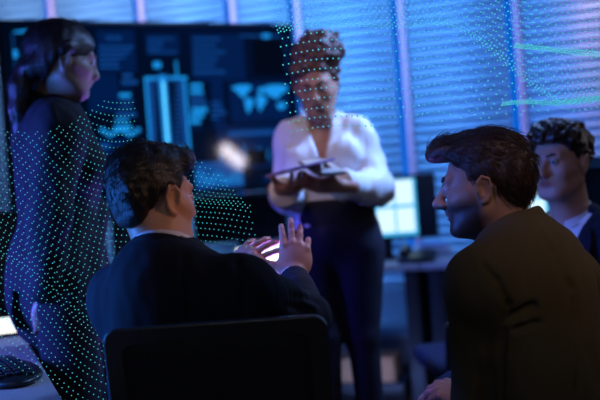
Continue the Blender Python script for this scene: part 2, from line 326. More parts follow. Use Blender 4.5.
# box on floor
p = at(366, 376, 5.35)
t = thing('equipment_case', (p[0], p[1], 0), 'flat dark equipment case on the floor carrying the beige box', 'case', rz=-WA)
MB().box((0, 0, 0.052), (0.46, 0.26, 0.1), bev=0.006).build('shell', mblk, t, M=t.matrix_basis); MB().box((0, -0.132, 0.07), (0.03, 0.006, 0.02), bev=0.002).build('latch', mat('steel', (0.6, 0.62, 0.66), 0.25, 1.0), t, M=t.matrix_basis)
t = thing('cardboard_box', (p[0], p[1], 0.103), 'low beige cardboard box on a flat dark case under the window desk', 'box', rz=-WA)
MB().box((0, 0, 0.06), (0.36, 0.22, 0.12), bev=0.003).build('carton', mat('cardboard', (0.85, 0.45, 0.22), 0.85, var=0.1), t, M=t.matrix_basis)
for sy in (-1, 1): MB().box((0, sy*0.056, 0.122), (0.36, 0.108, 0.004)).build('flap', mat('cardboard', (0.5, 0.4, 0.3)), t, M=t.matrix_basis)
# ---------------------------------------------------------------- smooth-surface modeller for people
class Field:
    def __init__(s, lo, hi, h):
        s.lo = np.array(lo, float); s.h = h; s.n = np.ceil((np.array(hi)-s.lo)/h).astype(int)+1
        s.F = np.full(s.n, 1.0, np.float32)
    def sub(s, lo, hi):
        a = np.clip(np.floor((np.array(lo)-s.lo)/s.h).astype(int), 0, s.n); b = np.clip(np.ceil((np.array(hi)-s.lo)/s.h).astype(int)+1, 0, s.n)
        if (b <= a).any(): return None, None
        ax = [((np.arange(a[i], b[i])*s.h)+s.lo[i]).astype(np.float32) for i in range(3)]
        return tuple(slice(a[i], b[i]) for i in range(3)), (ax[0][:, None, None], ax[1][None, :, None], ax[2][None, None, :])
    def put(s, fn, lo, hi, k=0.01, op='u'):
        m = max(k, 2.5*s.h)
        sl, P = s.sub(np.array(lo)-m, np.array(hi)+m)
        if sl is None: return
        d = fn(*P).astype(np.float32); f = s.F[sl]
        if op == 'u':
            hh = np.clip(0.5+0.5*(d-f)/k, 0, 1); s.F[sl] = d*(1-hh)+f*hh - k*hh*(1-hh)
        else:
            d = -d; hh = np.clip(0.5-0.5*(d-f)/k, 0, 1); s.F[sl] = d*(1-hh)+f*hh + k*hh*(1-hh)
    def cap(s, a, b, ra, rb=None, k=0.01, op='u'):
        a = np.array(a, float); b = np.array(b, float); rb = ra if rb is None else rb; r = max(ra, rb); ab = b-a; L = max(ab@ab, 1e-9)
        def fn(x, y, z):
            px, py, pz = x-a[0], y-a[1], z-a[2]; t = np.clip((px*ab[0]+py*ab[1]+pz*ab[2])/L, 0, 1)
            return np.sqrt((px-t*ab[0])**2+(py-t*ab[1])**2+(pz-t*ab[2])**2) - (ra+(rb-ra)*t)
        s.put(fn, np.minimum(a, b)-r, np.maximum(a, b)+r, k, op)
    def chain(s, pts, rad, k=0.01, op='u'):
        for i in range(len(pts)-1): s.cap(pts[i], pts[i+1], rad[i], rad[i+1], k, op)
    def ell(s, M, c, r, k=0.01, op='u', clip=None, rot=None):
        """ellipsoid at c in frame M (4x4 numpy), optional extra rotation, optional clip plane fn(local) """
        A = M.copy(); A[:3, 3] = M[:3, :3]@np.array(c)+M[:3, 3]
        if rot is not None: A[:3, :3] = A[:3, :3]@rot
        r = np.array(r, float); ext = np.sqrt(((A[:3, :3]*r)**2).sum(1)); Ri = A[:3, :3].T; o = A[:3, 3]; Mi = M[:3, :3].T; mo = M[:3, 3]
        def fn(x, y, z):
            px, py, pz = x-o[0], y-o[1], z-o[2]
            q = [(Ri[i, 0]*px+Ri[i, 1]*py+Ri[i, 2]*pz) for i in range(3)]
            k0 = np.sqrt(sum((q[i]/r[i])**2 for i in range(3))); k1 = np.sqrt(sum((q[i]/r[i]**2)**2 for i in range(3)))+1e-6
            d = k0*(k0-1)/k1
            if clip is not None:
                gx, gy, gz = x-mo[0], y-mo[1], z-mo[2]
                d = np.maximum(d, clip(*[(Mi[i, 0]*gx+Mi[i, 1]*gy+Mi[i, 2]*gz) for i in range(3)]))
            return d
        s.put(fn, o-ext, o+ext, k, op)
    def local(s, M, fn, lo, hi, k, op):
        Mi = M[:3, :3].T; mo = M[:3, 3]; lo, hi = np.array(lo), np.array(hi); c = M[:3, :3]@((lo+hi)/2)+mo; e = np.abs(M[:3, :3])@((hi-lo)/2)
        def g(x, y, z):
            gx, gy, gz = x-mo[0], y-mo[1], z-mo[2]
            return fn(*[(Mi[i, 0]*gx+Mi[i, 1]*gy+Mi[i, 2]*gz) for i in range(3)])
        s.put(g, c-e, c+e, k, op)
    def warp(s, amp, freq, seed=0, stretch=(1, 1, 1)):
        r = np.random.default_rng(seed); ax = [((np.arange(s.n[i])*s.h)+s.lo[i]).astype(np.float32) for i in range(3)]
        X, Y, Z = ax[0][:, None, None], ax[1][None, :, None], ax[2][None, None, :]; acc = 0
        for j in range(5):
            d = r.normal(size=3); d /= np.linalg.norm(d); d = d*np.array(stretch)*freq*(1+0.5*j); acc = acc + np.sin(d[0]*X+d[1]*Y+d[2]*Z+r.uniform(0, 6))/(1+0.5*j)
        s.F += (amp*acc).astype(np.float32)
    def mesh(s, name, m, parent=None, vfn=None):
        F = s.F; F[0] = F[-1] = 1; F[:, 0] = F[:, -1] = 1; F[:, :, 0] = F[:, :, -1] = 1
        S = F < 0; c = np.zeros(np.array(S.shape)-1, np.int8)
        for i in (0, 1):
            for j in (0, 1):
                for k in (0, 1): c += S[i:S.shape[0]-1+i, j:S.shape[1]-1+j, k:S.shape[2]-1+k]
        I = np.argwhere((c > 0) & (c < 8)); idx = np.full(c.shape, -1, np.int32); idx[I[:, 0], I[:, 1], I[:, 2]] = np.arange(len(I))
        pos = np.zeros((len(I), 3)); cnt = np.zeros(len(I)); off = [(i, j, k) for i in (0, 1) for j in (0, 1) for k in (0, 1)]
        val = {o: F[I[:, 0]+o[0], I[:, 1]+o[1], I[:, 2]+o[2]].astype(float) for o in off}
        for o in off:
            for a in range(3):
                if o[a] == 0:
                    q = list(o); q[a] = 1; q = tuple(q); v0, v1 = val[o], val[q]; x = (v0 < 0) != (v1 < 0); t = np.where(x, v0/(v0-v1+1e-12), 0)
                    p = np.array(o, float)[None]+np.zeros((len(I), 1)); p[:, a] += t; pos[x] += p[x]; cnt[x] += 1
        V = s.lo + s.h*(I + pos/cnt[:, None])
        Q = []
        for a in range(3):
            lo = [slice(None)]*3; hi = [slice(None)]*3; lo[a] = slice(0, -1); hi[a] = slice(1, None)
            E = np.argwhere(S[tuple(lo)] != S[tuple(hi)]); b, d = [(1, 2), (2, 0), (0, 1)][a]
            sg = S[E[:, 0], E[:, 1], E[:, 2]]; cs = []
            for ub, ud in ((1, 1), (0, 1), (0, 0), (1, 0)):
                g = E.copy(); g[:, b] -= ub; g[:, d] -= ud; cs.append(idx[g[:, 0], g[:, 1], g[:, 2]])
            q = np.stack(cs, 1); q = np.where(sg[:, None], q, q[:, ::-1]); Q.append(q)
        Q = np.concatenate(Q)
        # light relaxation to remove grid stepping
        for _ in range(2):
            acc = np.zeros_like(V); n = np.zeros(len(V))
            for e in ((0, 1), (1, 2), (2, 3), (3, 0)):
                np.add.at(acc, Q[:, e[0]], V[Q[:, e[1]]]); np.add.at(n, Q[:, e[0]], 1)
            V = V*0.6 + 0.4*acc/np.maximum(n, 1)[:, None]
        return rawmesh(name, V, Q, m, parent, vfn)
def rawmesh(name, V, Q, m, parent=None, vfn=None):
    me = bpy.data.meshes.new(name); k = Q.shape[1]
    me.vertices.add(len(V)); me.vertices.foreach_set('co', np.ascontiguousarray(V, np.float32).ravel())
    me.loops.add(Q.size); me.loops.foreach_set('vertex_index', np.ascontiguousarray(Q, np.int32).ravel())
    me.polygons.add(len(Q)); me.polygons.foreach_set('loop_start', np.arange(len(Q), dtype=np.int32)*k)
    me.polygons.foreach_set('use_smooth', np.ones(len(Q), bool)); me.update(calc_edges=True); me.validate()
    if vfn:
        for an, arr in vfn(V).items():
            a = me.attributes.new(an, 'FLOAT', 'POINT'); a.data.foreach_set('value', np.ascontiguousarray(arr, np.float32))
    return link(name, me, parent, m)
def unit(v): v = np.array(v, float); return v/np.linalg.norm(v)
def frm(y, z, o):
    """frame with forward y and up close to z"""
    y = unit(y); x = unit(np.cross(y, z)); z = np.cross(x, y); M = np.eye(4); M[:3, 0] = x; M[:3, 1] = y; M[:3, 2] = z; M[:3, 3] = o; return M
def zup(z, y, o):
    z = unit(z); x = unit(np.cross(y, z)); y = np.cross(z, x); M = np.eye(4); M[:3, 0] = x; M[:3, 1] = y; M[:3, 2] = z; M[:3, 3] = o; return M
def tf(M, p): return M[:3, :3]@np.array(p, float)+M[:3, 3]
def rotx(a): c, s = math.cos(a), math.sin(a); return np.array(((1, 0, 0), (0, c, -s), (0, s, c)))
def roty(a): c, s = math.cos(a), math.sin(a); return np.array(((c, 0, s), (0, 1, 0), (-s, 0, c)))
def rotz(a): c, s = math.cos(a), math.sin(a); return np.array(((c, -s, 0), (s, c, 0), (0, 0, 1)))
def head_frame(c, face, pitch=0, roll=0, s=1.0):
    M = frm((face[0], face[1], 0), (0, 0, 1), c); M[:3, :3] = M[:3, :3]@rotx(-pitch)@roty(roll); return M
def head(f, M, g, neck):
    """g: scale 1 for a man; eyes at z=0, face along +y"""
    s = g.get('s', 1.0); S3 = lambda *a: tuple(s*v for v in a); nw = g.get('nose', 1.0)
    E = lambda c, r, k=0.012, op='u', clip=None, rot=None: f.ell(M, S3(*c), S3(*r), k, op, clip, rot)
    C = lambda a, b, ra, rb=None, k=0.01, op='u': f.cap(tf(M, S3(*a)), tf(M, S3(*b)), ra*s, (rb if rb is not None else ra)*s, k, op)
    E((0, -0.018, 0.032), (0.075, 0.096, 0.084), 0.02)
    E((0, 0.026, -0.028), (0.064, 0.062, 0.082), 0.03)
    E((0, 0.03, -0.078), (0.05*g.get('jaw', 1), 0.052, 0.038), 0.025)
    C((-0.012, 0.072, -0.102), (0.012, 0.072, -0.102), 0.0165*g.get('jaw', 1), None, 0.02)
    for x in (-1, 1):
        C((x*0.056, -0.005, -0.06), (x*0.03, 0.055, -0.098), 0.016, 0.015, 0.03)           # jaw line
        C((x*0.043, 0.056, -0.032), (x*0.062, 0.02, -0.022), 0.016, 0.014, 0.025)           # cheek bone
        E((x*0.031, 0.092, -0.002), (0.018, 0.016, 0.012), 0.014, 's')                       # socket
        C((x*0.012, 0.083, 0.018), (x*0.045, 0.07, 0.019), 0.0095, 0.008, 0.014)             # brow
        lid = g.get('lid', 0.003)
        E((x*0.031, 0.0765, -0.002), (0.0135, 0.0135, 0.0135), 0.003, 'u', lambda a, b, c: (lid*s-c))
        E((x*0.031, 0.0765, -0.002), (0.0133, 0.0133, 0.0133), 0.003, 'u', lambda a, b, c: (c+0.0075*s))
        E((x*0.0105, 0.097, -0.04), (0.0085*nw, 0.011, 0.0085), 0.008)                       # nostril wing
        # ear
        rot = rotz(x*R(-22))@roty(x*R(8)); ec = (x*0.079, -0.012, -0.014)
        er = lambda a: tuple(np.array(ec)+rot@np.array(a))
        E(ec, (0.008, 0.018, 0.03), 0.008, rot=rot)
        pts = [(x*0.004, 0.014, -0.004), (x*0.006, 0.013, 0.018), (x*0.007, 0.002, 0.03), (x*0.009, -0.013, 0.024), (x*0.01, -0.018, 0.006), (x*0.007, -0.014, -0.014), (x*0.004, -0.005, -0.026), (x*0.002, 0.003, -0.03)]
        pp = [tf(M, S3(*er(q))) for q in pts]; f.chain(pp, [0.004*s]*5+[0.0042*s, 0.0055*s, 0.006*s], 0.003)
        E(er((x*0.010, 0.002, 0.001)), (0.009, 0.0095, 0.017), 0.002, 's', rot=rot)
        C(er((x*0.003, 0.013, -0.008)), er((x*0.004, 0.012, -0.002)), 0.005, None, 0.004)
    C((0, 0.086, 0.008), (0, 0.108*nw**0.5, -0.032), 0.0085, 0.010, 0.014)
    E((0, 0.108*nw**0.5, -0.037), (0.0115, 0.0125, 0.0105), 0.008)
    C((0, 0.094, -0.046), (0, 0.09, -0.058), 0.006, None, 0.012)
    C((-0.017, 0.083, -0.0635), (0.017, 0.083, -0.0635), 0.0065, None, 0.01); C((-0.006, 0.0885, -0.0625), (0.006, 0.0885, -0.0625), 0.0065, None, 0.008)
    C((-0.015, 0.082, -0.075), (0.015, 0.082, -0.075), 0.0072, None, 0.01); C((-0.005, 0.0865, -0.0745), (0.005, 0.0865, -0.0745), 0.007, None, 0.008)
    C((-0.022, 0.091, -0.069), (0.022, 0.091, -0.069), 0.0028, None, 0.004, 's')
    C((-0.012, 0.089, -0.087), (0.012, 0.089, -0.087), 0.006, None, 0.012, 's')
    a = tf(M, S3(0, -0.022, -0.05)); nr = g.get('neck', 0.058)
    f.cap(a, neck, nr*0.97, nr, 0.03); f.cap(tf(M, S3(0, 0.02, -0.095)), np.array(neck)+0.035*M[:3, 1]-np.array((0, 0, 0.0)), 0.03, 0.04, 0.03)
def skin_attr(M, s, stub):
    def fn(V):
        q = (V-M[:3, 3])@M[:3, :3]/s; x, y, z = q[:, 0], q[:, 1], q[:, 2]
        lip = np.clip(1.6-((x/0.022)**2+((z+0.069)/0.012)**2)*1.2, 0, 1)*(y > 0.07)
        jaw = np.clip((-0.03-0.35*np.clip(y-0.02, -1, 0.05)*0-z)/0.02, 0, 1)*np.clip((y+0.012)/0.02, 0, 1)*np.clip((0.16+z)/0.03, 0, 1)
        cheek = np.clip(1-((np.abs(x)-0.045)/0.02)**2*0-np.clip((0.055-np.abs(z+0.03))/0.03, 0, 0.0), 0, 1)
        mus = np.clip(1.5-((x/0.032)**2+((z+0.054)/0.009)**2), 0, 1)*(y > 0.07)
        st = np.clip(np.maximum(jaw*cheek, mus), 0, 1)*stub*(1-lip)
        return {'lip': lip, 'stubble': st}
    return fn
def hand(f, M, side, curls, spread=0.16, s=1.0, thumb=(0.75, 0.6, -0.25), k=0.004):
    P = lambda *a: tf(M, tuple(s*v for v in a)); f.cap(P(0, -0.05, 0), P(0, 0.01, 0), 0.026*s, 0.024*s, 0.015)
    f.ell(M, (0, 0.05*s, 0), (0.043*s, 0.056*s, 0.0165*s), 0.012)
    for i in range(4):
        x = -side*(0.029-0.0192*i); y0 = (0.086, 0.091, 0.087, 0.077)[i]; L = (0.072, 0.08, 0.075, 0.058)[i]; r = (0.0088, 0.009, 0.0086, 0.0076)[i]
        sp = -side*(1.5-i)*spread; c = curls[i] if hasattr(curls, '__len__') else curls
        pts = [np.array((x*0.75, 0.045, 0.0)), np.array((x, y0, 0.001))]; ang = 0
        for j, fr in enumerate((0.46, 0.3, 0.24)):
            ang += c*(0.8, 1.1, 0.8)[j]; d = np.array((math.sin(sp)*math.cos(ang), math.cos(sp)*math.cos(ang), -math.sin(ang))); pts.append(pts[-1]+d*L*fr)
        pw = [P(*q) for q in pts]; f.chain(pw, [s*v for v in (r*1.1, r*1.12, r, r*0.93, r*0.82)], k)
        f.ell(M, tuple(s*np.array((x, y0, 0.005))), (0.009*s, 0.01*s, 0.0075*s), 0.006)
    d = unit((-side*thumb[0], thumb[1], thumb[2])); b = np.array((-side*0.02, 0.018, -0.006)); d2 = unit(d+np.array((side*0.15, 0.25, -0.1)))
    f.cap(P(*(b-0.02*d)), P(*(b+0.038*d)), 0.016*s, 0.0125*s, 0.014); p1 = b+0.038*d
    f.chain([P(*p1), P(*(p1+0.034*d)), P(*(p1+0.034*d+0.028*d2))], [0.0112*s, 0.0105*s, 0.0085*s], k)
def torso_frame(J):
    up = unit(J['neck']-J['pelvis']); x = J['rsh']-J['lsh']; x = unit(x-up*(x@up)); y = np.cross(up, x); M = np.eye(4)
    M[:3, 0] = x; M[:3, 1] = y; M[:3, 2] = up; M[:3, 3] = J['pelvis']; return M
def torso(f, J, inf=0.0, g=1.0, female=False, k=0.05, sleeves=True, sl=0.0, hem=None, arms=('r', 'l')):
    M = torso_frame(J); L = np.linalg.norm(J['neck']-J['pelvis']); hw = np.linalg.norm(J['rsh']-J['lsh'])/2
    E = lambda c, r: f.ell(M, c, tuple(v*g+inf for v in r), k)
    if female:
        E((0, 0.01, 0.72*L), (hw*0.82, 0.105, 0.17)); E((0, 0, 0.42*L), (0.125, 0.095, 0.17)); E((0, -0.01, 0.06*L), (0.165, 0.12, 0.15))
        for x in (-1, 1): f.ell(M, (x*0.075, 0.085, 0.66*L), (0.06+inf, 0.055+inf, 0.062+inf), 0.04)
    else:
        E((0, 0.0, 0.70*L), (hw*0.88, 0.118, 0.19)); E((0, -0.028, 0.78*L), (hw*0.8, 0.1, 0.15)); E((0, 0, 0.38*L), (0.155, 0.118, 0.2)); E((0, -0.01, 0.04*L), (0.168, 0.135, 0.16))
    ra = (0.05 if female else 0.062)*g+inf
    nb = J['neck']-0.03*M[:3, 2]
    for sd in ('rsh', 'lsh'):
        p = J[sd]; f.cap(nb, p, 0.05*g+inf, ra*0.9, k); f.cap(J['neck']-0.09*M[:3, 2], p-0.03*M[:3, 2], 0.07*g+inf, ra, k)
    if sleeves:
        for sd in arms:
            a, b, c = J[sd+'sh'], J[sd+'el'], J[sd+'wr']; re = (0.037 if female else 0.046)*g+inf+sl; rw = (0.024 if female else 0.03)*g+inf+sl
            f.cap(a, b, ra, re, 0.03); f.cap(b, c, re, rw, 0.02)
    return M
def strands(name, hair, Mh, s, flow, n, L, m, parent, cond=None, lift=0.006, r=0.0009, curl=0.0, seed=1):
    me = hair.data; nv = len(me.vertices); co = np.zeros(nv*3, np.float32); no = np.zeros(nv*3, np.float32)
    me.vertices.foreach_get('co', co); me.vertices.foreach_get('normal', no); co = co.reshape(-1, 3).astype(float); no = no.reshape(-1, 3).astype(float)
    q = (co-Mh[:3, 3])@Mh[:3, :3]/s; ok = np.arange(nv) if cond is None else np.nonzero(cond(q))[0]
    rg = np.random.default_rng(seed); V = []; Q = []; K = 5
    for i in rg.choice(ok, n):
        nn = no[i]; d = Mh[:3, :3]@np.array(flow(q[i])); d = d - nn*(d@nn); d = d+rg.normal(size=3)*0.12
        d = d/(np.linalg.norm(d)+1e-9); sd = np.cross(nn, d); l = L*rg.uniform(0.6, 1.2); lf = lift*rg.uniform(0.3, 1.3); ph = rg.uniform(0, 6); b0 = len(V)
        for kk in range(K):
            u = kk/(K-1); p = co[i] + d*l*u + nn*(-0.001+lf*math.sin(u*2.2)-5.0*l*l*u*u*0.9) + curl*(math.cos(ph+u*7)*sd+math.sin(ph+u*7)*nn)
            rr = r*(1.0-0.75*u)
            for t in range(3): V.append(p + rr*(math.cos(2.094*t)*sd+math.sin(2.094*t)*nn))
        for kk in range(K-1):
            for t in range(3): a = b0+kk*3; Q.append((a+t, a+(t+1) % 3, a+3+(t+1) % 3, a+3+t))
    return rawmesh(name, np.array(V), np.array(Q), m, parent)
def band(name, M, ring, m, parent, th=0.003, sub=2):
    """ring: list of (angle, r_low, z_low, r_up, z_up, y_scale): a strip standing round the neck, angle 0 = front"""
    rows = [[], [], []]
    for a, r0, z0, r1, z1 in ring:
        for k, (r, z) in enumerate(((r0, z0), ((r0+r1)/2+0.002, (z0+z1)/2), (r1, z1))): rows[k].append(tf(M, (r*math.sin(a), r*math.cos(a)*1.06, z)))
    return MB().grid(rows).build(name, m, parent, solid=th, sub=sub)
def bbox(pts, pad): a = np.array(pts); return a.min(0)-pad, a.max(0)+pad
def eyes(M, s, parent, me_w, me_i, gaze=0.0):
    for x in (-1, 1):
        bm = bmesh.new(); bmesh.ops.create_uvsphere(bm, u_segments=16, v_segments=12, radius=0.0122*s); 
        for fa in bm.faces:
            if fa.calc_center_median().z > 0.0098*s: fa.material_index = 1
        A = np.eye(4); A[:3, :3] = M[:3, :3]@rotz(gaze)@rotx(-math.pi/2); A[:3, 3] = tf(M, (x*0.031*s, 0.0765*s, -0.002*s))
        bm.transform(Matrix(A.tolist())); me = bpy.data.meshes.new('eye'); bm.to_mesh(me); bm.free(); me.polygons.foreach_set('use_smooth', [True]*len(me.polygons)); link('eye', me, parent, [me_w, me_i])
m_eye = mat('eye_white', (0.4, 0.37, 0.36), 0.15); m_iris = mat('iris_brown', (0.03, 0.015, 0.008), 0.1)
def brows(M, s, m, parent, h=0.0025):
    lo, hi = bbox([M[:3, 3]], 0.13); f = Field(lo, hi, h)
    for x in (-1, 1):
        pts = [tf(M, tuple(s*v for v in p)) for p in ((x*0.013, 0.0925, 0.017), (x*0.03, 0.0855, 0.0225), (x*0.05, 0.069, 0.018))]; f.chain(pts, [0.0045*s, 0.0048*s, 0.0025*s], 0.003)
    return f.mesh('eyebrows', m, parent)
def hairline(front=0.062, side=-0.035, back=-0.085, ear=0.0, s=1.0, tmp=0.03, y1=0.018, y2=0.026, y3=0.03, y4=0.066):
    """height below which there is no hair, as a function of the head place"""
    def g(x, y, z):
        x, y, z = x/s, y/s, z/s
        st = lambda a, b, v: np.clip((v-a)/(b-a), 0, 1)
        zl = back + (ear-back)*st(-0.055, -0.038, y) + (side-ear)*st(-0.008, 0.004, y) + (tmp-side)*st(y1, y2, y) + (front-tmp)*st(y3, y4, y)
        return (zl - z)*0.6*s
    return g
# ---------------------------------------------------------------- people
def fabric(name, col, sheen=0.0, rough=0.85): return mat(name, col, rough, bump=0.35, bscale=420, var=0.12, vscale=14, sheen=sheen, spec=0.25)
m_navy = fabric('navy_suit_cloth', (0.008, 0.010, 0.02)); m_olive = fabric('brown_suit_cloth', (0.085, 0.064, 0.033)); m_ink = fabric('dark_suit_cloth', (0.007, 0.008, 0.02)); m_black = fabric('black_cloth', (0.011, 0.011, 0.016))
m_shirt = fabric('white_shirt_cloth', (0.7, 0.68, 0.7), 0.05); m_trou = fabric('dark_trouser_cloth', (0.01, 0.012, 0.03)); m_shoe = mat('black_leather', (0.01, 0.01, 0.01), 0.35)
m_hblk = mat('hair_black', (0.007, 0.006, 0.006), 0.42, bump=0.6, bscale=90, stretch=(6, 1, 1)); m_hbrn = mat('hair_brown', (0.034, 0.016, 0.01), 0.45, bump=0.6, bscale=90, stretch=(6, 1, 1)); m_hdk = mat('hair_dark_brown', (0.022, 0.012, 0.011), 0.4, bump=0.5, bscale=80, stretch=(6, 1, 1))
def seated_legs(J, M, root, mt, knee_d=(0.42, 0.10), shin=0.05, yaw=0.0):
    fw = unit((M[0, 1], M[1, 1], 0)); c, s = math.cos(yaw), math.sin(yaw); fw = np.array((fw[0]*c-fw[1]*s, fw[0]*s+fw[1]*c, 0)); rt = np.array((fw[1], -fw[0], 0)); P = J['pelvis']; pts = [P]
    J['legs'] = []
    for sd in (1, -1):
        hp = P+rt*sd*0.09; kn = P+fw*knee_d[0]+rt*sd*(0.09+knee_d[1]*0.6); kn[2] = 0.53; an = kn+fw*shin; an[2] = 0.09; J['legs'].append((hp, kn, an)); pts += [hp, kn, an]
    lo, hi = bbox(pts, 0.17); f = Field(lo, hi, 0.009)
    for hp, kn, an in J['legs']:
        f.cap(hp, kn, 0.092, 0.07, 0.04); f.cap(kn, an, 0.068, 0.052, 0.02)
    f.cap(J['legs'][0][0], J['legs'][1][0], 0.11, None, 0.04); f.warp(0.0015, 40, 3)
    f.mesh('trousers', mt, root)
    for hp, kn, an in J['legs']:
        lo, hi = bbox([an, an+0.2*fw], 0.13); lo[2] = -0.02; f = Field(lo, hi, 0.006)
        Mx = frm(fw, (0, 0, 1), (an[0], an[1], 0)); f.ell(Mx, (0, 0.1, 0.035), (0.045, 0.12, 0.036), 0.02); f.ell(Mx, (0, 0.0, 0.05), (0.036, 0.055, 0.05), 0.02); f.cap((an[0], an[1], 0.05), an, 0.038, None, 0.02)
        f.local(Mx, lambda x, y, z: z-0.002, (-0.08, -0.1, -0.1), (0.08, 0.3, 0.0), 0.004, 's'); f.mesh('shoe', m_shoe, root)
def person(label, J, HM, g, skn, jack, cfg, root_at, hands=(), h=0.004, vneck=None, stub=0.0, female=False, inner=m_shirt, jname='jacket', wr=0.0016):
    root = thing('person', root_at, label, 'person')
    s = g.get('s', 1.0)
    # body: head, neck, torso, arms and hands in one surface
    pts = [HM[:3, 3]] + [J[k] for k in J if isinstance(J[k], np.ndarray) and J[k].shape == (3,)]; ext = []
    for Mh, sd, *_ in hands: ext += [tf(Mh, (0, 0.2, 0)), tf(Mh, (0, 0.0, 0))]
    lo, hi = bbox(pts+ext, 0.17); f = Field(lo, hi, h)
    TM_ = torso(f, J, -0.014, g.get('g', 1), female); head(f, HM, g, J['neck'])
    for Mh, sd, cu, *kw in hands: hand(f, Mh, sd, cu, **(kw[0] if kw else {}))
    f.mesh('body', skn, root, skin_attr(HM, s, stub)); eyes(HM, s, root, m_eye, m_iris, cfg.get('gaze', 0))
    # shirt and jacket
    lo, hi = bbox([J[k] for k in J if isinstance(J[k], np.ndarray) and J[k].shape == (3,)], 0.2)
    nk = J['neck']; L = np.linalg.norm(nk-J['pelvis'])
    def cut_top(f, dz, fwd, r=0.09):        # open neck
        M = TM_.copy(); M[:3, 3] = nk; f.ell(M, (0, fwd, dz), (r*0.8, r, 0.06), 0.01, 's')
    if inner is not None:
        f = Field(lo, hi, 0.006 if vneck else 0.009); torso(f, J, -0.004, g.get('g', 1), female, sleeves=False); cut_top(f, 0.03, 0.045, 0.085); f.mesh('shirt', inner, root)
    f = Field(lo, hi, cfg.get('jh', 0.005)); torso(f, J, 0.01+cfg.get('puff', 0), g.get('g', 1), female, sl=cfg.get('sl', 0.0)); cut_top(f, 0.035, 0.03, 0.08)
    for a, b, ra, rb in cfg.get('extra', ()): f.cap(a, b, ra, rb, 0.04)
    for a, b, r in cfg.get('creases', ()): f.cap(a, b, r, r*0.5, 0.014, 's')
    for path, rr in cfg.get('seams', ()):     # sewn seams and folds pressed into the cloth surface
        pts = []
        for (x0, y0), (x1, y1) in zip(path, path[1:]):
            for q in np.linspace(0, 1, 6):
                for d in np.arange(1.7, 2.9, 0.004):
                    w_ = at(x0+(x1-x0)*q, y0+(y1-y0)*q, d); i = np.round((w_-f.lo)/f.h).astype(int)
                    if (i >= 0).all() and (i < f.n).all() and f.F[tuple(i)] < 0: pts.append(w_); break
        for a, c in zip(pts, pts[1:]):
            if np.linalg.norm(a-c) < 0.08: f.cap(a, c, rr, rr, 0.012, 's')
    if cfg.get('wrinkle', True): f.warp(wr, 38, cfg.get('seed', 1), (1, 1, 0.6)); f.warp(wr*0.5, 90, cfg.get('seed', 1)+9, (1, 1, 0.5))
    for sd in ('r', 'l'):                    # sleeve ends
        w_, e_ = J[sd+'wr'], J[sd+'el']; d = unit(w_-e_); Mx = zup(d, (0.3, 0.8, 0.1), w_-d*cfg.get('cuff', 0.0)); f.local(Mx, lambda x, y, z: np.maximum(np.maximum(-z, z-0.12), np.sqrt(x*x+y*y)-0.09), (-.1, -.1, 0), (.1, .1, .12), 0.004, 's')
    if vneck:
        d0, wv = vneck
        f.local(TM_, lambda x, y, z: np.maximum(np.maximum(np.abs(x)-np.maximum(0, wv*(z-(L-d0))/d0), 0.02-y), -(z-(L-d0))), (-wv*1.3, 0.0, L-d0), (wv*1.3, 0.3, L+0.1), 0.006, 's')
    if 'hem' in cfg: f.local(TM_, lambda x, y, z: z-cfg['hem'], (-0.3, -0.3, -0.3), (0.3, 0.3, cfg['hem']), 0.006, 's')
    f.mesh(jname, jack, root)
    for sd in ('r', 'l'):                    # shirt cuffs
        if cfg.get('cuffs', True):
            w_, e_ = J[sd+'wr'], J[sd+'el']; d = unit(w_-e_); lo2, hi2 = bbox([w_], 0.08); f2 = Field(lo2, hi2, 0.004); f2.cap(w_-0.03*d, w_+0.004*d, 0.033, 0.032, 0.003); f2.mesh('shirt_cuff', inner, root)
    return root, TM_
def neck_collars(root, TM_, J, HM, shirt_m, jack_m, tilt_fwd=0.0, open_front=0.5, jopen=0.9, lift=0.0):
    M = np.eye(4); up = unit(0.6*TM_[:3, 2]+0.4*unit(HM[:3, 3]-J['neck'])+np.array((0, 0, 0.3))); M = zup(up, TM_[:3, 1], J['neck']+0.012*TM_[:3, 1])
    A = np.linspace(open_front*0.35, 2*math.pi-open_front*0.35, 21)
    band('shirt_collar', M, [(a, 0.073, -0.035-0.02*math.cos(a), 0.064, 0.026+lift-0.022*math.cos(a)) for a in A], shirt_m, root)
    A = np.linspace(jopen, 2*math.pi-jopen, 21)
    band('jacket_collar', M, [(a, 0.1, -0.06-0.05*max(0, math.cos(a)), 0.078, 0.01-0.04*math.cos(a)) for a in A], jack_m, root, 0.006)
    return M
# --- the gesturing man in the middle chair
J = dict(neck=at(164, 257, 2.14), pelvis=at(186, 468, 2.13), lsh=at(122, 297, 2.18), rsh=at(241, 289, 2.10), rel=at(308, 318, 2.30), rwr=at(293, 279, 2.46), lel=at(146, 352, 2.40), lwr=at(222, 281, 2.50))
hA = head_frame(at(154, 197, 2.19), unit((math.cos(R(48)), math.sin(R(48)), 0)), R(4), R(-3))
gA = dict(g=0.93, s=0.96, neck=0.051, jaw=1.0)
HR = frm((0.08, 0.5, 0.86), (0.1, -0.86, 0.5), at(295, 278, 2.46)); HL = frm((0.76, 0.1, 0.62), (-0.35, -0.75, 0.5), at(228, 275, 2.51))
mskA = skin('skin_tan', (0.5, 0.26, 0.165))
rt, T = person('man in dark navy suit seen from behind, gesturing with both hands', J, hA, gA, mskA, m_navy, dict(seed=3, seams=[([(236, 258), (246, 280), (244, 312)], 0.004), ([(292, 296), (318, 300)], 0.005), ([(290, 306), (314, 312)], 0.005), ([(184, 256), (190, 320)], 0.003)], creases=[] and [(at(262, 300, 2.03), at(236, 290, 2.0), 0.006)]), (J['pelvis'][0], J['pelvis'][1], 0),
    hands=[(HR, 1, (0.2, 0.12, 0.22, 0.36), dict(spread=0.075, s=1.0, thumb=(1.0, 0.42, 0.0))), (HL, -1, (0.1, 0.2, 0.3, 0.38), dict(spread=0.26, s=0.92))], h=0.0032)
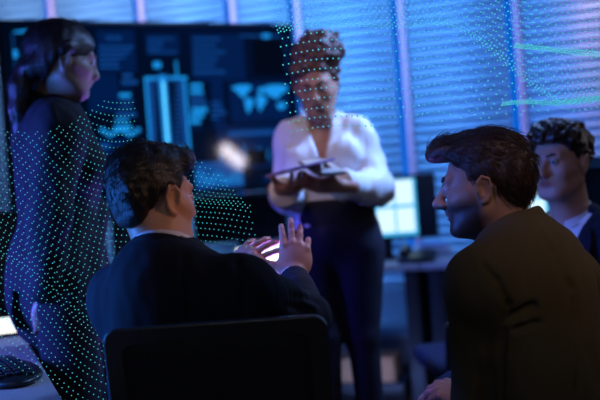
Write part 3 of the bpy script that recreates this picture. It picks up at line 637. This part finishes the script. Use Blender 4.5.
neck_collars(rt, T, J, hA, m_shirt, m_navy, lift=0.008)
seated_legs(J, T, rt, m_trou)
def short_hair(HM, s, parts, gl, mname, root, h=0.003, warp=0.0, cuts=(), seed=1):
    lo, hi = bbox([HM[:3, 3]], 0.17); lo[2] += 0.02; f = Field(lo, hi, h)
    for c, r, k in parts: f.ell(HM, tuple(s*v for v in c), tuple(s*v for v in r), k*s)
    if warp: f.warp(warp, 120, seed, (1, 1, 1))
    f.local(HM, gl, (-0.16, -0.2, -0.2), (0.16, 0.2, 0.2), 0.012, 's')
    # keep only what is above the hairline
    for x in (-1, 1): f.ell(HM, (x*0.088*s, -0.011*s, -0.012*s), (0.022*s, 0.021*s, 0.036*s), 0.006, 's')
    for c, r in cuts: f.ell(HM, tuple(s*v for v in c), tuple(s*v for v in r), 0.012, 's')
    return f.mesh('hair', mname, root)
def neg(g): return lambda x, y, z: -g(x, y, z)
ha = short_hair(hA, 0.95, [((0, -0.02, 0.034), (0.079, 0.101, 0.089), 0.01), ((0, 0.0, 0.078), (0.067, 0.096, 0.042), 0.03), ((0.012, 0.065, 0.084), (0.05, 0.04, 0.03), 0.03), ((0, -0.072, -0.025), (0.05, 0.03, 0.05), 0.03)], neg(hairline(s=0.95, back=-0.078, y3=0.045, y4=0.075, tmp=0.025)), m_hblk, rt, warp=0.0012)
def flow_men(q): return (0.25*q[0]/0.08, -0.8 if q[2] > 0.03 else -0.35, 0.25 if q[1] > 0.05 else (-0.2 if q[2] > 0.03 else -1.0))
strands('hair_strands', ha, hA, 0.95, flow_men, 2000, 0.03, m_hblk, ha, lambda q: q[:, 2] > -0.01, 0.003)
brows(hA, 0.95, m_hblk, rt)
# --- the man with the quiff at right
J = dict(neck=at(516, 234, 2.30), pelvis=at(572, 470, 2.16), lsh=at(480, 280, 2.17), rsh=at(568, 276, 2.44), lel=at(476, 402, 2.24), lwr=at(478, 398, 2.40), rel=at(530, 400, 2.7), rwr=at(474, 394, 2.56))
hB = head_frame(at(483, 184, 2.3), unit((-math.cos(R(20)), math.sin(R(20)), 0)), R(3), R(2))
gB = dict(g=0.95, s=0.97, neck=0.057, nose=1.12)
HBl = frm((-0.72, 0.5, 0.12), (-0.25, -0.25, 0.92), at(474, 396, 2.42)); HBr = frm((-0.8, -0.2, 0.1), (0, 0, 1), at(472, 389, 2.58))
rt, T = person('man in a brown jacket with a dark quiff seen from behind at right', J, hB, gB, skin('skin_tan_bearded', (0.38, 0.21, 0.15)), m_olive, dict(seed=8, wrinkle=True, seams=[([(480, 262), (496, 280), (508, 304), (502, 350), (500, 396)], 0.004), ([(510, 318), (534, 305)], 0.007), ([(514, 330), (540, 322)], 0.005), ([(540, 232), (560, 264), (572, 288), (577, 320), (578, 390)], 0.0035)], creases=[] and [(at(510, 312, 2.0), at(545, 298, 2.02), 0.007), (at(503, 300, 2.02), at(500, 340, 2.0), 0.006), (at(540, 244, 2.22), at(572, 275, 2.2), 0.003)]), (J['pelvis'][0], J['pelvis'][1], 0),
    hands=[(HBl, -1, (0.45, 0.5, 0.5, 0.5), dict(spread=0.06)), (HBr, 1, (0.4, 0.4, 0.45, 0.5), dict(spread=0.06))], h=0.0032, stub=1.0, wr=0.0014)
neck_collars(rt, T, J, hB, m_shirt, m_olive)
seated_legs(J, T, rt, m_black, yaw=R(8))
hb = short_hair(hB, 0.97, [((0, -0.02, 0.034), (0.079, 0.103, 0.089), 0.01), ((0, 0.005, 0.082), (0.066, 0.1, 0.044), 0.03), ((0.0, 0.08, 0.088), (0.05, 0.042, 0.03), 0.025), ((0.0, 0.104, 0.082), (0.042, 0.022, 0.02), 0.02), ((0, -0.07, 0.0), (0.06, 0.05, 0.07), 0.03)], neg(hairline(s=0.97, back=-0.09, side=-0.04)), m_hbrn, rt, warp=0.0014, seed=5)
strands('hair_strands', hb, hB, 0.97, lambda q: (0.2*q[0]/0.08, -0.8 if q[2] > 0.03 else -0.4, 0.5 if q[1] > 0.06 else (-0.1 if q[2] > 0.05 else -0.9)), 2600, 0.04, m_hbrn, hb, lambda q: (q[:, 2] > -0.06) & ((q[:, 1] < 0.075) | (q[:, 2] > 0.092)), 0.005)
brows(hB, 0.97, m_hbrn, rt)
# --- the curly haired man behind
J = dict(neck=at(573, 219, 3.0), pelvis=at(588, 398, 3.0), rsh=at(534, 246, 3.1), lsh=at(634, 247, 2.84), rel=at(540, 330, 3.0), rwr=at(520, 370, 2.8), lel=at(640, 340, 2.7), lwr=at(590, 375, 2.62))
hC = head_frame(at(560, 160, 2.95), unit((-math.sin(R(48)), -math.cos(R(48)), 0)), R(2), R(-2))
gC = dict(s=0.93, neck=0.055)
HC1 = frm((-0.5, -0.8, -0.2), (0.2, 0, 1), at(518, 372, 2.79)); HC2 = frm((-0.8, -0.5, -0.1), (0, 0, 1), at(586, 377, 2.6))
rt, T = person('curly haired man in a dark suit and open white shirt seated farthest right', J, hC, gC, skin('skin_light', (0.5, 0.27, 0.19)), m_ink, dict(seed=12, jh=0.006, gaze=R(5)), (J['pelvis'][0], J['pelvis'][1], 0), hands=[(HC1, 1, 0.4), (HC2, -1, 0.4)], h=0.0055, vneck=(0.3, 0.085), stub=0.05)
M = neck_collars(rt, T, J, hC, m_shirt, m_ink, open_front=0.9, jopen=1.0, lift=0.004)
for x in (-1, 1):       # shirt collar points and lapels
    L_ = np.linalg.norm(J['neck']-J['pelvis'])
    MB().grid([[tf(M, (x*0.022, 0.082, -0.03)), tf(M, (x*0.06, 0.055, -0.002))], [tf(M, (x*0.05, 0.112, -0.1)), tf(M, (x*0.082, 0.06, -0.05))]]).build('collar_point', m_shirt, rt, solid=0.003)
    MB().grid([[tf(T, (x*0.088, 0.075, L_-0.0)), tf(T, (x*0.125, 0.085, L_-0.03))], [tf(T, (x*0.075, 0.135, L_-0.1)), tf(T, (x*0.135, 0.13, L_-0.12))], [tf(T, (x*0.04, 0.155, L_-0.2)), tf(T, (x*0.085, 0.152, L_-0.2))], [tf(T, (x*0.008, 0.15, L_-0.31)), tf(T, (x*0.02, 0.15, L_-0.31))]]).build('lapel', m_ink, rt, solid=0.006, sub=2)
seated_legs(J, T, rt, m_trou)
def curls(HM, s, root, m, gl, n, rr, base, seed=2, h=0.004, cuts=()):
    lo, hi = bbox([HM[:3, 3]], 0.2); hi[2] += 0.08; f = Field(lo, hi, h); rg = np.random.default_rng(seed)
    for c, r, k in base: f.ell(HM, tuple(s*v for v in c), tuple(s*v for v in r), k)
    f.local(HM, gl, (-0.16, -0.2, -0.2), (0.16, 0.2, 0.2), 0.01, 's')
    for i in range(n):
        c, r, k = base[rg.integers(len(base))]; d = rg.normal(size=3); d /= np.linalg.norm(d); p = s*(np.array(c)+d*np.array(r)*0.97)
        if float(gl(*p)) < 0.006: continue
        q = tf(HM, p); a = rg.normal(size=3)*rr*0.9; f.cap(q-a*0.5, q+a*0.5, rr*rg.uniform(0.5, 1), rr*0.5, 0.004)
    for x in (-1, 1): f.ell(HM, (x*0.09*s, -0.008*s, -0.012*s), (0.022*s, 0.022*s, 0.036*s), 0.006, 's')
    for c, r in cuts: f.ell(HM, tuple(s*v for v in c), tuple(s*v for v in r), 0.008, 's')
    return f.mesh('hair', m, root)
curls(hC, 0.93, rt, m_hdk, neg(hairline(front=0.058, side=-0.03, back=-0.075, s=0.93)), 700, 0.012, [((0, -0.02, 0.036), (0.082, 0.103, 0.09), 0.01), ((0, 0.012, 0.07), (0.08, 0.092, 0.052), 0.02)])
brows(hC, 0.93, m_hdk, rt, 0.003)
# --- the woman standing at left
J = dict(neck=at(49, 107, 2.93), pelvis=at(62, 296, 2.92), rsh=at(58, 126, 2.76), lsh=at(50, 122, 3.08), rel=at(50, 216, 2.72), rwr=at(43, 298, 2.78), lel=at(90, 216, 3.08), lwr=at(84, 292, 3.0))
hD = head_frame(at(65, 59, 2.9), unit((math.cos(R(24)), math.sin(R(24)), 0)), R(12), R(0))
gD = dict(s=0.92, neck=0.047, jaw=0.85, nose=0.9)
HD1 = frm((0.05, 0.05, -1), (0.3, -0.9, 0), at(42, 301, 2.78)); HD2 = frm((0.1, 0, -1), (0.2, 0.9, 0), at(84, 296, 3.0))
rt, T = person('woman with dark ponytail and black blazer standing before the wide screen', J, hD, gD, skin('skin_fair', (0.34, 0.19, 0.14)), m_black, dict(seed=21, jh=0.006, sl=0.006, puff=0.006, cuffs=False, extra=[(J['pelvis']-np.array((0, 0, 0.02)), J['pelvis']+np.array((0, 0, 0.1)), 0.15, 0.14)]), (J['pelvis'][0], J['pelvis'][1], 0), hands=[(HD1, 1, 0.7, dict(s=0.85)), (HD2, -1, 0.2, dict(s=0.9))], h=0.0055, female=True, jname='blazer', wr=0.003)
neck_collars(rt, T, J, hD, m_black, m_black)
def standing_legs(P, rt_, fw, ankles, root, mt, mshoe, hipw=0.085, knees=None):
    lo, hi = bbox([P]+ankles, 0.18); lo[2] = 0.0; f = Field(lo, hi, 0.009)
    f.ell(frm(fw, (0, 0, 1), P), (0, -0.01, 0.02), (0.165, 0.125, 0.14), 0.03)
    for i, an in enumerate(ankles):
        hp = P+rt_*(hipw if i == 0 else -hipw)+np.array((0, 0, -0.04)); kn = knees[i] if knees else (hp+an)/2+0.02*fw
        f.cap(hp, kn, 0.092, 0.062, 0.03); f.cap(kn, an, 0.06, 0.042, 0.02)
    f.warp(0.0018, 34, 5, (1, 1, 0.7)); f.mesh('trousers', mt, root)
    for an in ankles:
        Mx = frm(fw, (0, 0, 1), (an[0], an[1], 0)); lo, hi = bbox([tf(Mx, (0, 0.06, 0.05))], 0.17); f = Field(lo, hi, 0.006)
        f.ell(Mx, (0, 0.1, 0.03), (0.036, 0.1, 0.028), 0.02); f.ell(Mx, (0, -0.0, 0.06), (0.03, 0.05, 0.045), 0.03); f.cap(tf(Mx, (0, -0.03, 0.012)), tf(Mx, (0, -0.03, 0.07)), 0.011, 0.02, 0.01); f.cap(tf(Mx, (0, 0, 0.07)), an, 0.033, None, 0.02)
        f.local(Mx, lambda x, y, z: z-0.002, (-0.08, -0.12, -0.1), (0.08, 0.3, 0.0), 0.004, 's'); f.mesh('shoe', mshoe, root)
fw = unit((T[0, 1], T[1, 1], 0)); rv = np.array((fw[1], -fw[0], 0)); P = J['pelvis'].copy()
standing_legs(P, rv, fw, [np.array((P[0]+0.02, P[1]-0.1, 0.1)), np.array((P[0]+0.05, P[1]+0.1, 0.1))], rt, m_black, m_shoe)
lo, hi = bbox([hD[:3, 3]], 0.19); lo[2] -= 0.16; f = Field(lo, hi, 0.004); s = 0.92
for c, r, k in [((0, -0.018, 0.034), (0.084, 0.11, 0.091), 0.01), ((0, -0.04, 0.01), (0.078, 0.08, 0.09), 0.03), ((0, -0.068, -0.045), (0.05, 0.04, 0.05), 0.03)]: f.ell(hD, tuple(s*v for v in c), tuple(s*v for v in r), k)
gl = neg(hairline(front=0.06, side=-0.005, back=-0.075, ear=0.012, tmp=0.0, s=s, y1=0.04, y2=0.055, y3=0.055, y4=0.092)); f.local(hD, gl, (-0.16, -0.2, -0.2), (0.16, 0.2, 0.2), 0.012, 's')
for x in (-1, 1): f.ell(hD, (x*0.09*s, -0.008*s, -0.016*s), (0.022*s, 0.018*s, 0.032*s), 0.006, 's'); f.cap(tf(hD, (x*0.076, -0.005, 0.022)), tf(hD, (x*0.03, -0.1, -0.045)), 0.014, 0.02, 0.02)
f.chain([tf(hD, p) for p in ((0, -0.085, -0.03), (0, -0.105, -0.055), (0, -0.115, -0.1), (0, -0.11, -0.17), (0.0, -0.105, -0.24))], [0.03, 0.027, 0.03, 0.026, 0.008], 0.02); f.warp(0.001, 140, 4, (1, 1, 0.2))
hd = f.mesh('hair', m_hdk, rt); brows(hD, s, m_hdk, rt, 0.003)
strands('hair_strands', hd, hD, s, lambda q: (-0.3*q[0], -1.0, -0.45) if q[2] > -0.05 else (0, 0, -1), 900, 0.05, m_hdk, hd, None, 0.003)
MB().lathe([(0.0305, -0.007), (0.034, 0), (0.0305, 0.007)], n=18).build('hair_tie', m_black, hd, M=Matrix(zup(unit(tf(hD, (0, -0.105, -0.055))-tf(hD, (0, -0.085, -0.03))), (1, 0, 0), tf(hD, (0, -0.096, -0.045))).tolist()))
# --- the woman in the white blouse
J = dict(neck=at(320, 121, 3.66), pelvis=at(336, 240, 3.62), rsh=at(294, 136, 3.62), lsh=at(354, 131, 3.6), rel=at(288, 196, 3.58), rwr=at(285, 192, 3.36), lel=at(378, 188, 3.56), lwr=at(342, 185, 3.38))
hE = head_frame(at(316, 83, 3.57), unit((-0.14, -1, 0)), R(20), R(3))
gE = dict(g=0.88, s=0.93, neck=0.046, jaw=0.85, nose=0.92, lid=-0.004)
HE1 = frm((0.5, -0.8, 0.0), (-0.2, -0.1, -0.95), at(281, 189, 3.35)); HE2 = frm((-0.92, -0.3, 0.1), (0.1, -0.6, -0.75), at(340, 186, 3.35))
mskE = skin('skin_brown', (0.46, 0.22, 0.15))
m_silk = mat('white_blouse_silk', (0.72, 0.70, 0.74), 0.55, bump=0.1, bscale=60, sheen=0.2)
rt, T = person('woman with curly bun in white blouse standing and reading a tablet', J, hE, gE, mskE, m_silk, dict(seed=30, jh=0.006, sl=0.014, puff=0.006, cuffs=False, cuff=-0.012, hem=0.05), (J['pelvis'][0], J['pelvis'][1], 0), hands=[(HE1, 1, 0.5, dict(s=0.92)), (HE2, -1, 0.32, dict(s=0.92, spread=0.05))], h=0.0055, vneck=(0.2, 0.05), female=True, inner=None, jname='blouse', wr=0.0035)
M = neck_collars(rt, T, J, hE, m_silk, m_silk, open_front=1.9, jopen=1.1)
for sd in ('r', 'l'):
    d = unit(J[sd+'wr']-J[sd+'el']); MB().lathe([(0.042, -0.05), (0.044, -0.04), (0.043, 0.012), (0.036, 0.013)], n=20).build('sleeve_cuff', m_silk, rt, M=Matrix(zup(d, (0.3, 0.8, 0.1), J[sd+'wr']).tolist()))
L_ = np.linalg.norm(J['neck']-J['pelvis'])
for x in (-1, 1):
    MB().grid([[tf(T, (x*0.05, 0.085, L_+0.005)), tf(T, (x*0.095, 0.05, L_+0.0))], [tf(T, (x*0.06, 0.118, L_-0.065)), tf(T, (x*0.115, 0.1, L_-0.05))]]).build('collar_point', m_silk, rt, solid=0.003, sub=1)
P = J['pelvis'].copy(); fw = unit((-0.15, -1, 0)); rv = np.array((fw[1], -fw[0], 0))
standing_legs(P, rv, fw, [np.array((*at(329, 440, 3.62)[:2], 0.1)), np.array((*at(376, 440, 3.66)[:2], 0.1))], rt, m_trou, m_shoe, 0.085, [at(325, 335, 3.58), at(362, 335, 3.6)])
lo, hi = bbox([P], 0.2); lo[2] += 0.17; hi[2] += 0.02; f = Field(lo, hi, 0.006); Mx = frm(fw, (0, 0, 1), P); f.ell(Mx, (0, 0, 0.1), (0.15, 0.112, 0.2), 0.01); f.local(Mx, lambda x, y, z: np.minimum(0.15-z, z-0.03), (-0.3, -0.3, -0.3), (0.3, 0.3, 0.4), 0.004, 's'); f.mesh('waistband', m_black, rt)
curls(hE, 0.93, rt, mat('hair_auburn', (0.11, 0.045, 0.035), 0.5, bump=0.6, bscale=150), neg(hairline(front=0.06, side=0.005, back=-0.05, ear=0.01, tmp=0.035, s=0.93))  , 1300, 0.014, [((0, -0.02, 0.036), (0.084, 0.104, 0.09), 0.01), ((-0.022, -0.035, 0.105), (0.088, 0.08, 0.066), 0.02), ((-0.03, -0.04, 0.15), (0.05, 0.05, 0.03), 0.02)], h=0.0045)
brows(hE, 0.93, m_hdk, rt, 0.003)
# --- tablet and note pad in her hands
c = at(300, 168, 3.26); Mt = frm(unit(at(316, 158, 3.3)-at(276, 168, 3.24)), unit((0.1, 0.12, 0.98)), c); Mt = Matrix(Mt.tolist())
t = thing('tablet', c, 'slim purple lit tablet held by the woman in the white blouse', 'tablet', group=None)
MB().box((0, 0, 0), (0.165, 0.19, 0.009), bev=0.004).build('case', mat('grey_case', (0.25, 0.15, 0.4), 0.4), t, M=Mt)
MB().box((0, 0, 0.0048), (0.15, 0.175, 0.0012)).build('screen', glow('tablet_violet', (0.3, 0.22, 0.9), 0.35), t, M=Mt)
c2 = at(322, 168, 3.31); t = thing('note_pad', c2, 'small cream note pad behind the tablet held by the woman in white', 'note pad')
Mn = Matrix(frm(unit(at(336, 166, 3.34)-at(312, 168, 3.3)), unit((0.05, -0.35, 0.93)), c2).tolist())
MB().box((0, 0, 0), (0.15, 0.1, 0.006), bev=0.002).build('cover', m_black, t, M=Mn); MB().box((0, 0, 0.005), (0.14, 0.094, 0.004)).build('paper', mat('cream_paper', (0.45, 0.38, 0.34), 0.8), t, M=Mn)
# ---------------------------------------------------------------- chairs
m_frame = mat('chair_black_frame', (0.03, 0.03, 0.036), 0.4); m_mesh = mat('chair_mesh_fabric', (0.008, 0.008, 0.011), 0.8, bump=0.8, bscale=500); m_blueseat = mat('blue_upholstery', (0.005, 0.014, 0.075), 0.85, bump=0.3, bscale=300)
def rrect(w, h, r, n=6):
    pts = []
    for cx, cz, a0 in ((w/2-r, h-r, 0), (-w/2+r, h-r, 90), (-w/2+r, r, 180), (w/2-r, r, 270)):
        for k in range(n+1): a = R(a0+90*k/n); pts.append((cx+r*math.cos(a), cz+r*math.sin(a)))
    return pts
def office_chair(label, loc, yaw, wb=0.44, zb=0.56, hb=0.37, mf=None, ms=None, arms=False):
    """sitter faces +y of the chair's own frame"""
    mf = mf or m_frame; ms = ms or m_mesh
    M = Matrix.Translation(Vector(loc)) @ Matrix.Rotation(yaw, 4, 'Z'); t = thing('office_chair', loc, label, 'chair', rz=yaw)
    bend = lambda x, z: -0.26 + 0.25*x*x*1.2 - 0.06*((z-zb)/hb)
    outer, inner = rrect(wb, hb, 0.03), rrect(wb-0.075, hb-0.075, 0.02)
    rows = []
    for dy, ring in ((0.0, outer), (0.0, inner), (0.024, inner), (0.024, outer)):
        rows.append([(x, bend(x, zb+z)-dy, zb+z+(0.0375 if ring is inner else 0)) for x, z in ring])
    rows.append(rows[0]); g = MB().grid(rows, closed=True); bmesh.ops.remove_doubles(g.bm, verts=g.bm.verts, dist=1e-5)
    fo = g.build('back_frame', mf, t, M=M, ang=60); bv = fo.modifiers.new('b', 'BEVEL'); bv.width = 0.004; bv.segments = 2
    gr = [[(x, bend(x, z)-0.012, z) for x in np.linspace(-wb/2+0.03, wb/2-0.03, 13)] for z in np.linspace(zb+0.03, zb+hb-0.03, 9)]
    MB().grid(gr).build('back_mesh', ms, t, M=M, solid=0.004)
    MB().tube([(0, -0.27, zb+0.1), (0, -0.3, zb-0.02), (0, -0.22, 0.40), (0, -0.02, 0.385)], 0.02, 10).build('back_bracket', mf, t, M=M)
    MB().box((0, 0.02, 0.43), (0.47, 0.45, 0.07), bev=0.03, seg=3).build('seat', ms, t, M=M)
    MB().lathe([(0.05, 0.36), (0.05, 0.39), (0.024, 0.36), (0.024, 0.12)][:0] or [(0.03, 0.08), (0.03, 0.24), (0.018, 0.25), (0.018, 0.385), (0.09, 0.39), (0.09, 0.398)]).build('gas_lift', mf, t, M=M)
    for k in range(5):
        a = 2*math.pi*k/5+0.3; cx, cy = math.cos(a), math.sin(a)
        MB().tube([(0.02*cx, 0.02*cy, 0.11), (0.15*cx, 0.15*cy, 0.095), (0.29*cx, 0.29*cy, 0.072)], [0.024, 0.02, 0.015], 8).build('base_leg', mf, t, M=M)
        w_ = MB(); w_.tube([(0.29*cx-0.022*cy, 0.29*cy+0.022*cx, 0.028), (0.29*cx+0.022*cy, 0.29*cy-0.022*cx, 0.028)], 0.028, 14); w_.tube([(0.29*cx, 0.29*cy, 0.03), (0.29*cx, 0.29*cy, 0.07)], 0.008, 8); w_.build('caster', mf, t, M=M)
    if arms:
        for sx in (-1, 1):
            MB().tube([(sx*0.2, 0.0, 0.41), (sx*0.27, 0.0, 0.42), (sx*0.275, 0.0, 0.6), (sx*0.275, 0.02, 0.64)], 0.014, 8).build('arm_post', mf, t, M=M); MB().box((sx*0.275, 0.04, 0.65), (0.06, 0.24, 0.025), bev=0.01).build('armrest', mf, t, M=M)
    return t
c = at(217, 320, 1.94)
office_chair('black mesh back office chair of the gesturing man in the middle foreground', (c[0]+0.012, c[1]+0.30, 0), R(-3), 0.435, c[2]-0.37)
office_chair('black office chair under the man in the brown jacket', (at(572, 470, 2.16)[0]+0.03, at(572, 470, 2.16)[1]-0.02, 0), R(62), 0.44)
pc = at(588, 398, 3.0); office_chair('tall backed black office chair under the curly haired man', (pc[0]+0.01, pc[1]+0.02, 0), R(138), 0.46, 0.56, 0.62)
pb = at(488, 330, 3.75); office_chair('blue low backed office chair behind the man in brown', (pb[0], pb[1]+0.2, 0), R(4), 0.40, 0.38, 0.25, m_frame, m_blueseat)
# ---------------------------------------------------------------- desk at lower left
q0, q1 = desk_pt(63, 400), desk_pt(25, 337); d = q1-q0; d[2] = 0; d = unit(d); nrm = np.array((-d[1], d[0], 0)); ang = math.atan2(d[1], d[0])-math.pi/2
DM = frameM((d[1], -d[0], 0), d, (0, 0, 1), (q0[0], q0[1], 0))        # x right, y along the edge
t = thing('desk', q0, 'light grey desk at lower left carrying the keyboard', 'desk', rz=ang)
MB().box((-0.35, 0.3, 0.725), (0.70, 2.5, 0.03), bev=0.004).build('desktop', mat('left_desk_laminate', (0.36, 0.33, 0.37), 0.45, var=0.06, vscale=6), t, M=DM)
for y in (-0.85, 1.45): MB().box((-0.37, y, 0.355), (0.6, 0.04, 0.71), bev=0.004).build('leg', mdleg, t, M=DM)
def on_left(px, py): v = desk_pt(px, py); v = np.array(DM.inverted() @ Vector(v)); return v
DMn = DM
k0 = on_left(16, 372)
kb = thing('keyboard', DM @ Vector((k0[0], k0[1], 0.74)), 'black curved keyboard lying on the light grey desk at lower left', 'keyboard', rz=ang)
KM = DM @ Matrix.Translation(Vector((-0.105, k0[1]-0.05, 0.74))) @ Matrix.Rotation(R(8), 4, 'Z')
lo, hi = np.array((-0.13, -0.25, -0.02)), np.array((0.13, 0.25, 0.08)); f = Field(lo, hi, 0.004); I4 = np.eye(4)
f.ell(I4, (0, 0, 0.01), (0.09, 0.2, 0.026), 0.02); f.local(I4, lambda x, y, z: z-0.001, (-.13, -.25, -.05), (.13, .25, 0), 0.003, 's');
ko = f.mesh('body', mat('keyboard_black', (0.005, 0.005, 0.007), 0.4), kb); ko.data.transform(KM)
for r_ in range(5):
    for c_ in range(13):
        x = -0.06+r_*0.024; y = -0.15+c_*0.025
        zt = 0.012+0.026*math.sqrt(max(0.05, 1-(x/0.09)**2-(y/0.2)**2))
        MB().box((x, y, zt+0.001), (0.019, 0.021, 0.006), bev=0.002, seg=1).build('key', mat('key_black', (0.014, 0.015, 0.022), 0.35), kb, M=KM, smooth=False)
n0 = on_left(8, 330); c = DM @ Vector((-0.16, n0[1]+0.04, 0.74))
t = thing('tablet', c, 'glowing white tablet in a brown case lying on the light grey desk behind the keyboard', 'tablet', rz=ang)
TB = DM @ Matrix.Translation(Vector((-0.055, n0[1]-0.08, 0.762))) @ Matrix.Rotation(R(7), 4, 'X')
MB().box((0, 0, 0), (0.3, 0.24, 0.012), bev=0.005).build('case', mat('brown_leather', (0.09, 0.045, 0.03), 0.5, bump=0.2, bscale=150), t, M=TB)
MB().box((-0.01, 0, 0.0065), (0.265, 0.2, 0.003)).build('screen', glow('left_tablet_white', (0.8, 0.93, 1.0), 1.4), t, M=TB)
MB().box((0, -0.112, 0.004), (0.29, 0.01, 0.014), bev=0.003).build('front_light_strip', glow('strip_warm_white', (1.0, 0.97, 0.85), 1.6), t, M=TB)
# ---------------------------------------------------------------- wrist watch of the man in brown
wv = at(474, 396, 2.42); dv = unit((-0.72, 0.5, 0.12)); Mw = Matrix(zup(dv, (-0.2, -0.3, 0.9), wv+0.012*dv).tolist())
t = thing('wrist_watch', wv, 'silver wrist watch on the hand of the man in brown', 'watch')
MB().lathe([(0.0285, -0.007), (0.031, -0.007), (0.031, 0.007), (0.0285, 0.007)]).build('bracelet', mat('steel', (0.6, 0.62, 0.66), 0.25, 1.0), t, M=Mw)
MB().lathe([(0.015, 0), (0.016, 0.002), (0.016, 0.008), (0.013, 0.01)], (0, 0, 0.029)).build('watch_case', mat('steel', (0.6, 0.62, 0.66)), t, M=Mw @ Matrix.Rotation(R(-90), 4, 'X'))
# ---------------------------------------------------------------- graphic overlay dots, built as glowing nets between the men and the women
gd = glow('overlay_cyan', (0.08, 0.6, 0.66), 1.0)
octv = np.array(((1, 0, 0), (-1, 0, 0), (0, 1, 0), (0, -1, 0), (0, 0, 1), (0, 0, -1)), float); octf = np.array(((0, 2, 4), (2, 1, 4), (1, 3, 4), (3, 0, 4), (2, 0, 5), (1, 2, 5), (3, 1, 5), (0, 3, 5)))
def dots(name, P, r, label):
    V = (P[:, None, :]+octv[None]*np.asarray(r)[:, None, None]).reshape(-1, 3); Q = (octf[None]+(np.arange(len(P))*6)[:, None, None]).reshape(-1, 3)
    o = rawmesh(name, V, Q, gd); o.data.polygons.foreach_set('use_smooth', np.zeros(len(o.data.polygons), bool)); tag(o, label, 'hologram', None, 'stuff')
def sheet(ridge, cols, rows_up, rows_dn, su, sd, x0, x1, depth, amp, keep):
    """overlay dots hung in the room as a net, pinched along a ridge line: rows crowd just above it and open out below"""
    pts = []
    for i in range(cols):
        u = i/(cols-1)
        for j in range(-rows_up, rows_dn+1):
            x = x0+(x1-x0)*(u+(0.5/(cols-1) if j % 2 else 0)); zr = ridge(u); n = abs(j)
            z = zr + (su*n-0.75*su*5*(1-math.exp(-n/5)) if j < 0 else -sd*n+0.5*sd*2*(1-math.exp(-n/2))) + 0.002*math.sin(9*u+0.3*j)
            y = depth+amp*math.sin(4.3*u+0.22*j)-0.05*math.exp(-(j/4)**2)
            x += 0.006*math.sin(0.2*j+5*u)
            if keep(x, z, u, j): pts.append((x, y, z))
    return pts
def sst(a, b, v): t = min(1, max(0, (v-a)/(b-a))); return t*t*(3-2*t)
P = sheet(lambda u: 1.04-0.19*u+0.045*math.sin(5*u+1.0), 40, 40, 19, 0.0155, 0.021, -0.80, -0.39, 2.42, 0.04, lambda x, z, u, j: z < 1.405-0.10*math.sin(4*u)*0.6 and z > 0.62)
P += sheet(lambda u: 1.17-0.05*u, 24, 12, 10, 0.014, 0.016, -0.39, -0.12, 2.45, 0.02, lambda x, z, u, j: z < 1.38-0.25*u and z > 1.02)
P = np.array(P); dots('overlay_dot_wave', P, np.full(len(P), 0.0015), 'rippling overlay net of tiny glowing cyan dots in front of the ponytailed woman')
P = sheet(lambda u: 1.525-0.215*sst(0.40, 0.80, u)+0.008*math.sin(14*u), 66, 40, 12, 0.0105, 0.023, -0.02, 0.84, 2.40, 0.02, lambda x, z, u, j: z < 1.72 and z > 1.29)
for k in range(3):      # two bright folds where the net doubles back
    for i in range(60):
        u = i/59; P.append((0.54+0.29*u, 2.40-0.008*k, 1.455-0.055*u+0.005*k*(0.5+0.5*u)))
        P.append((0.50+0.33*u, 2.40-0.008*k, 1.318-0.012*u+0.005*k*(0.6+0.3*u)+0.003*math.sin(12*u)))
P = np.array(P); dots('overlay_dot_wave', P, np.full(len(P), 0.0023), 'rippling overlay net of tiny glowing cyan dots in front of the window blinds at right')
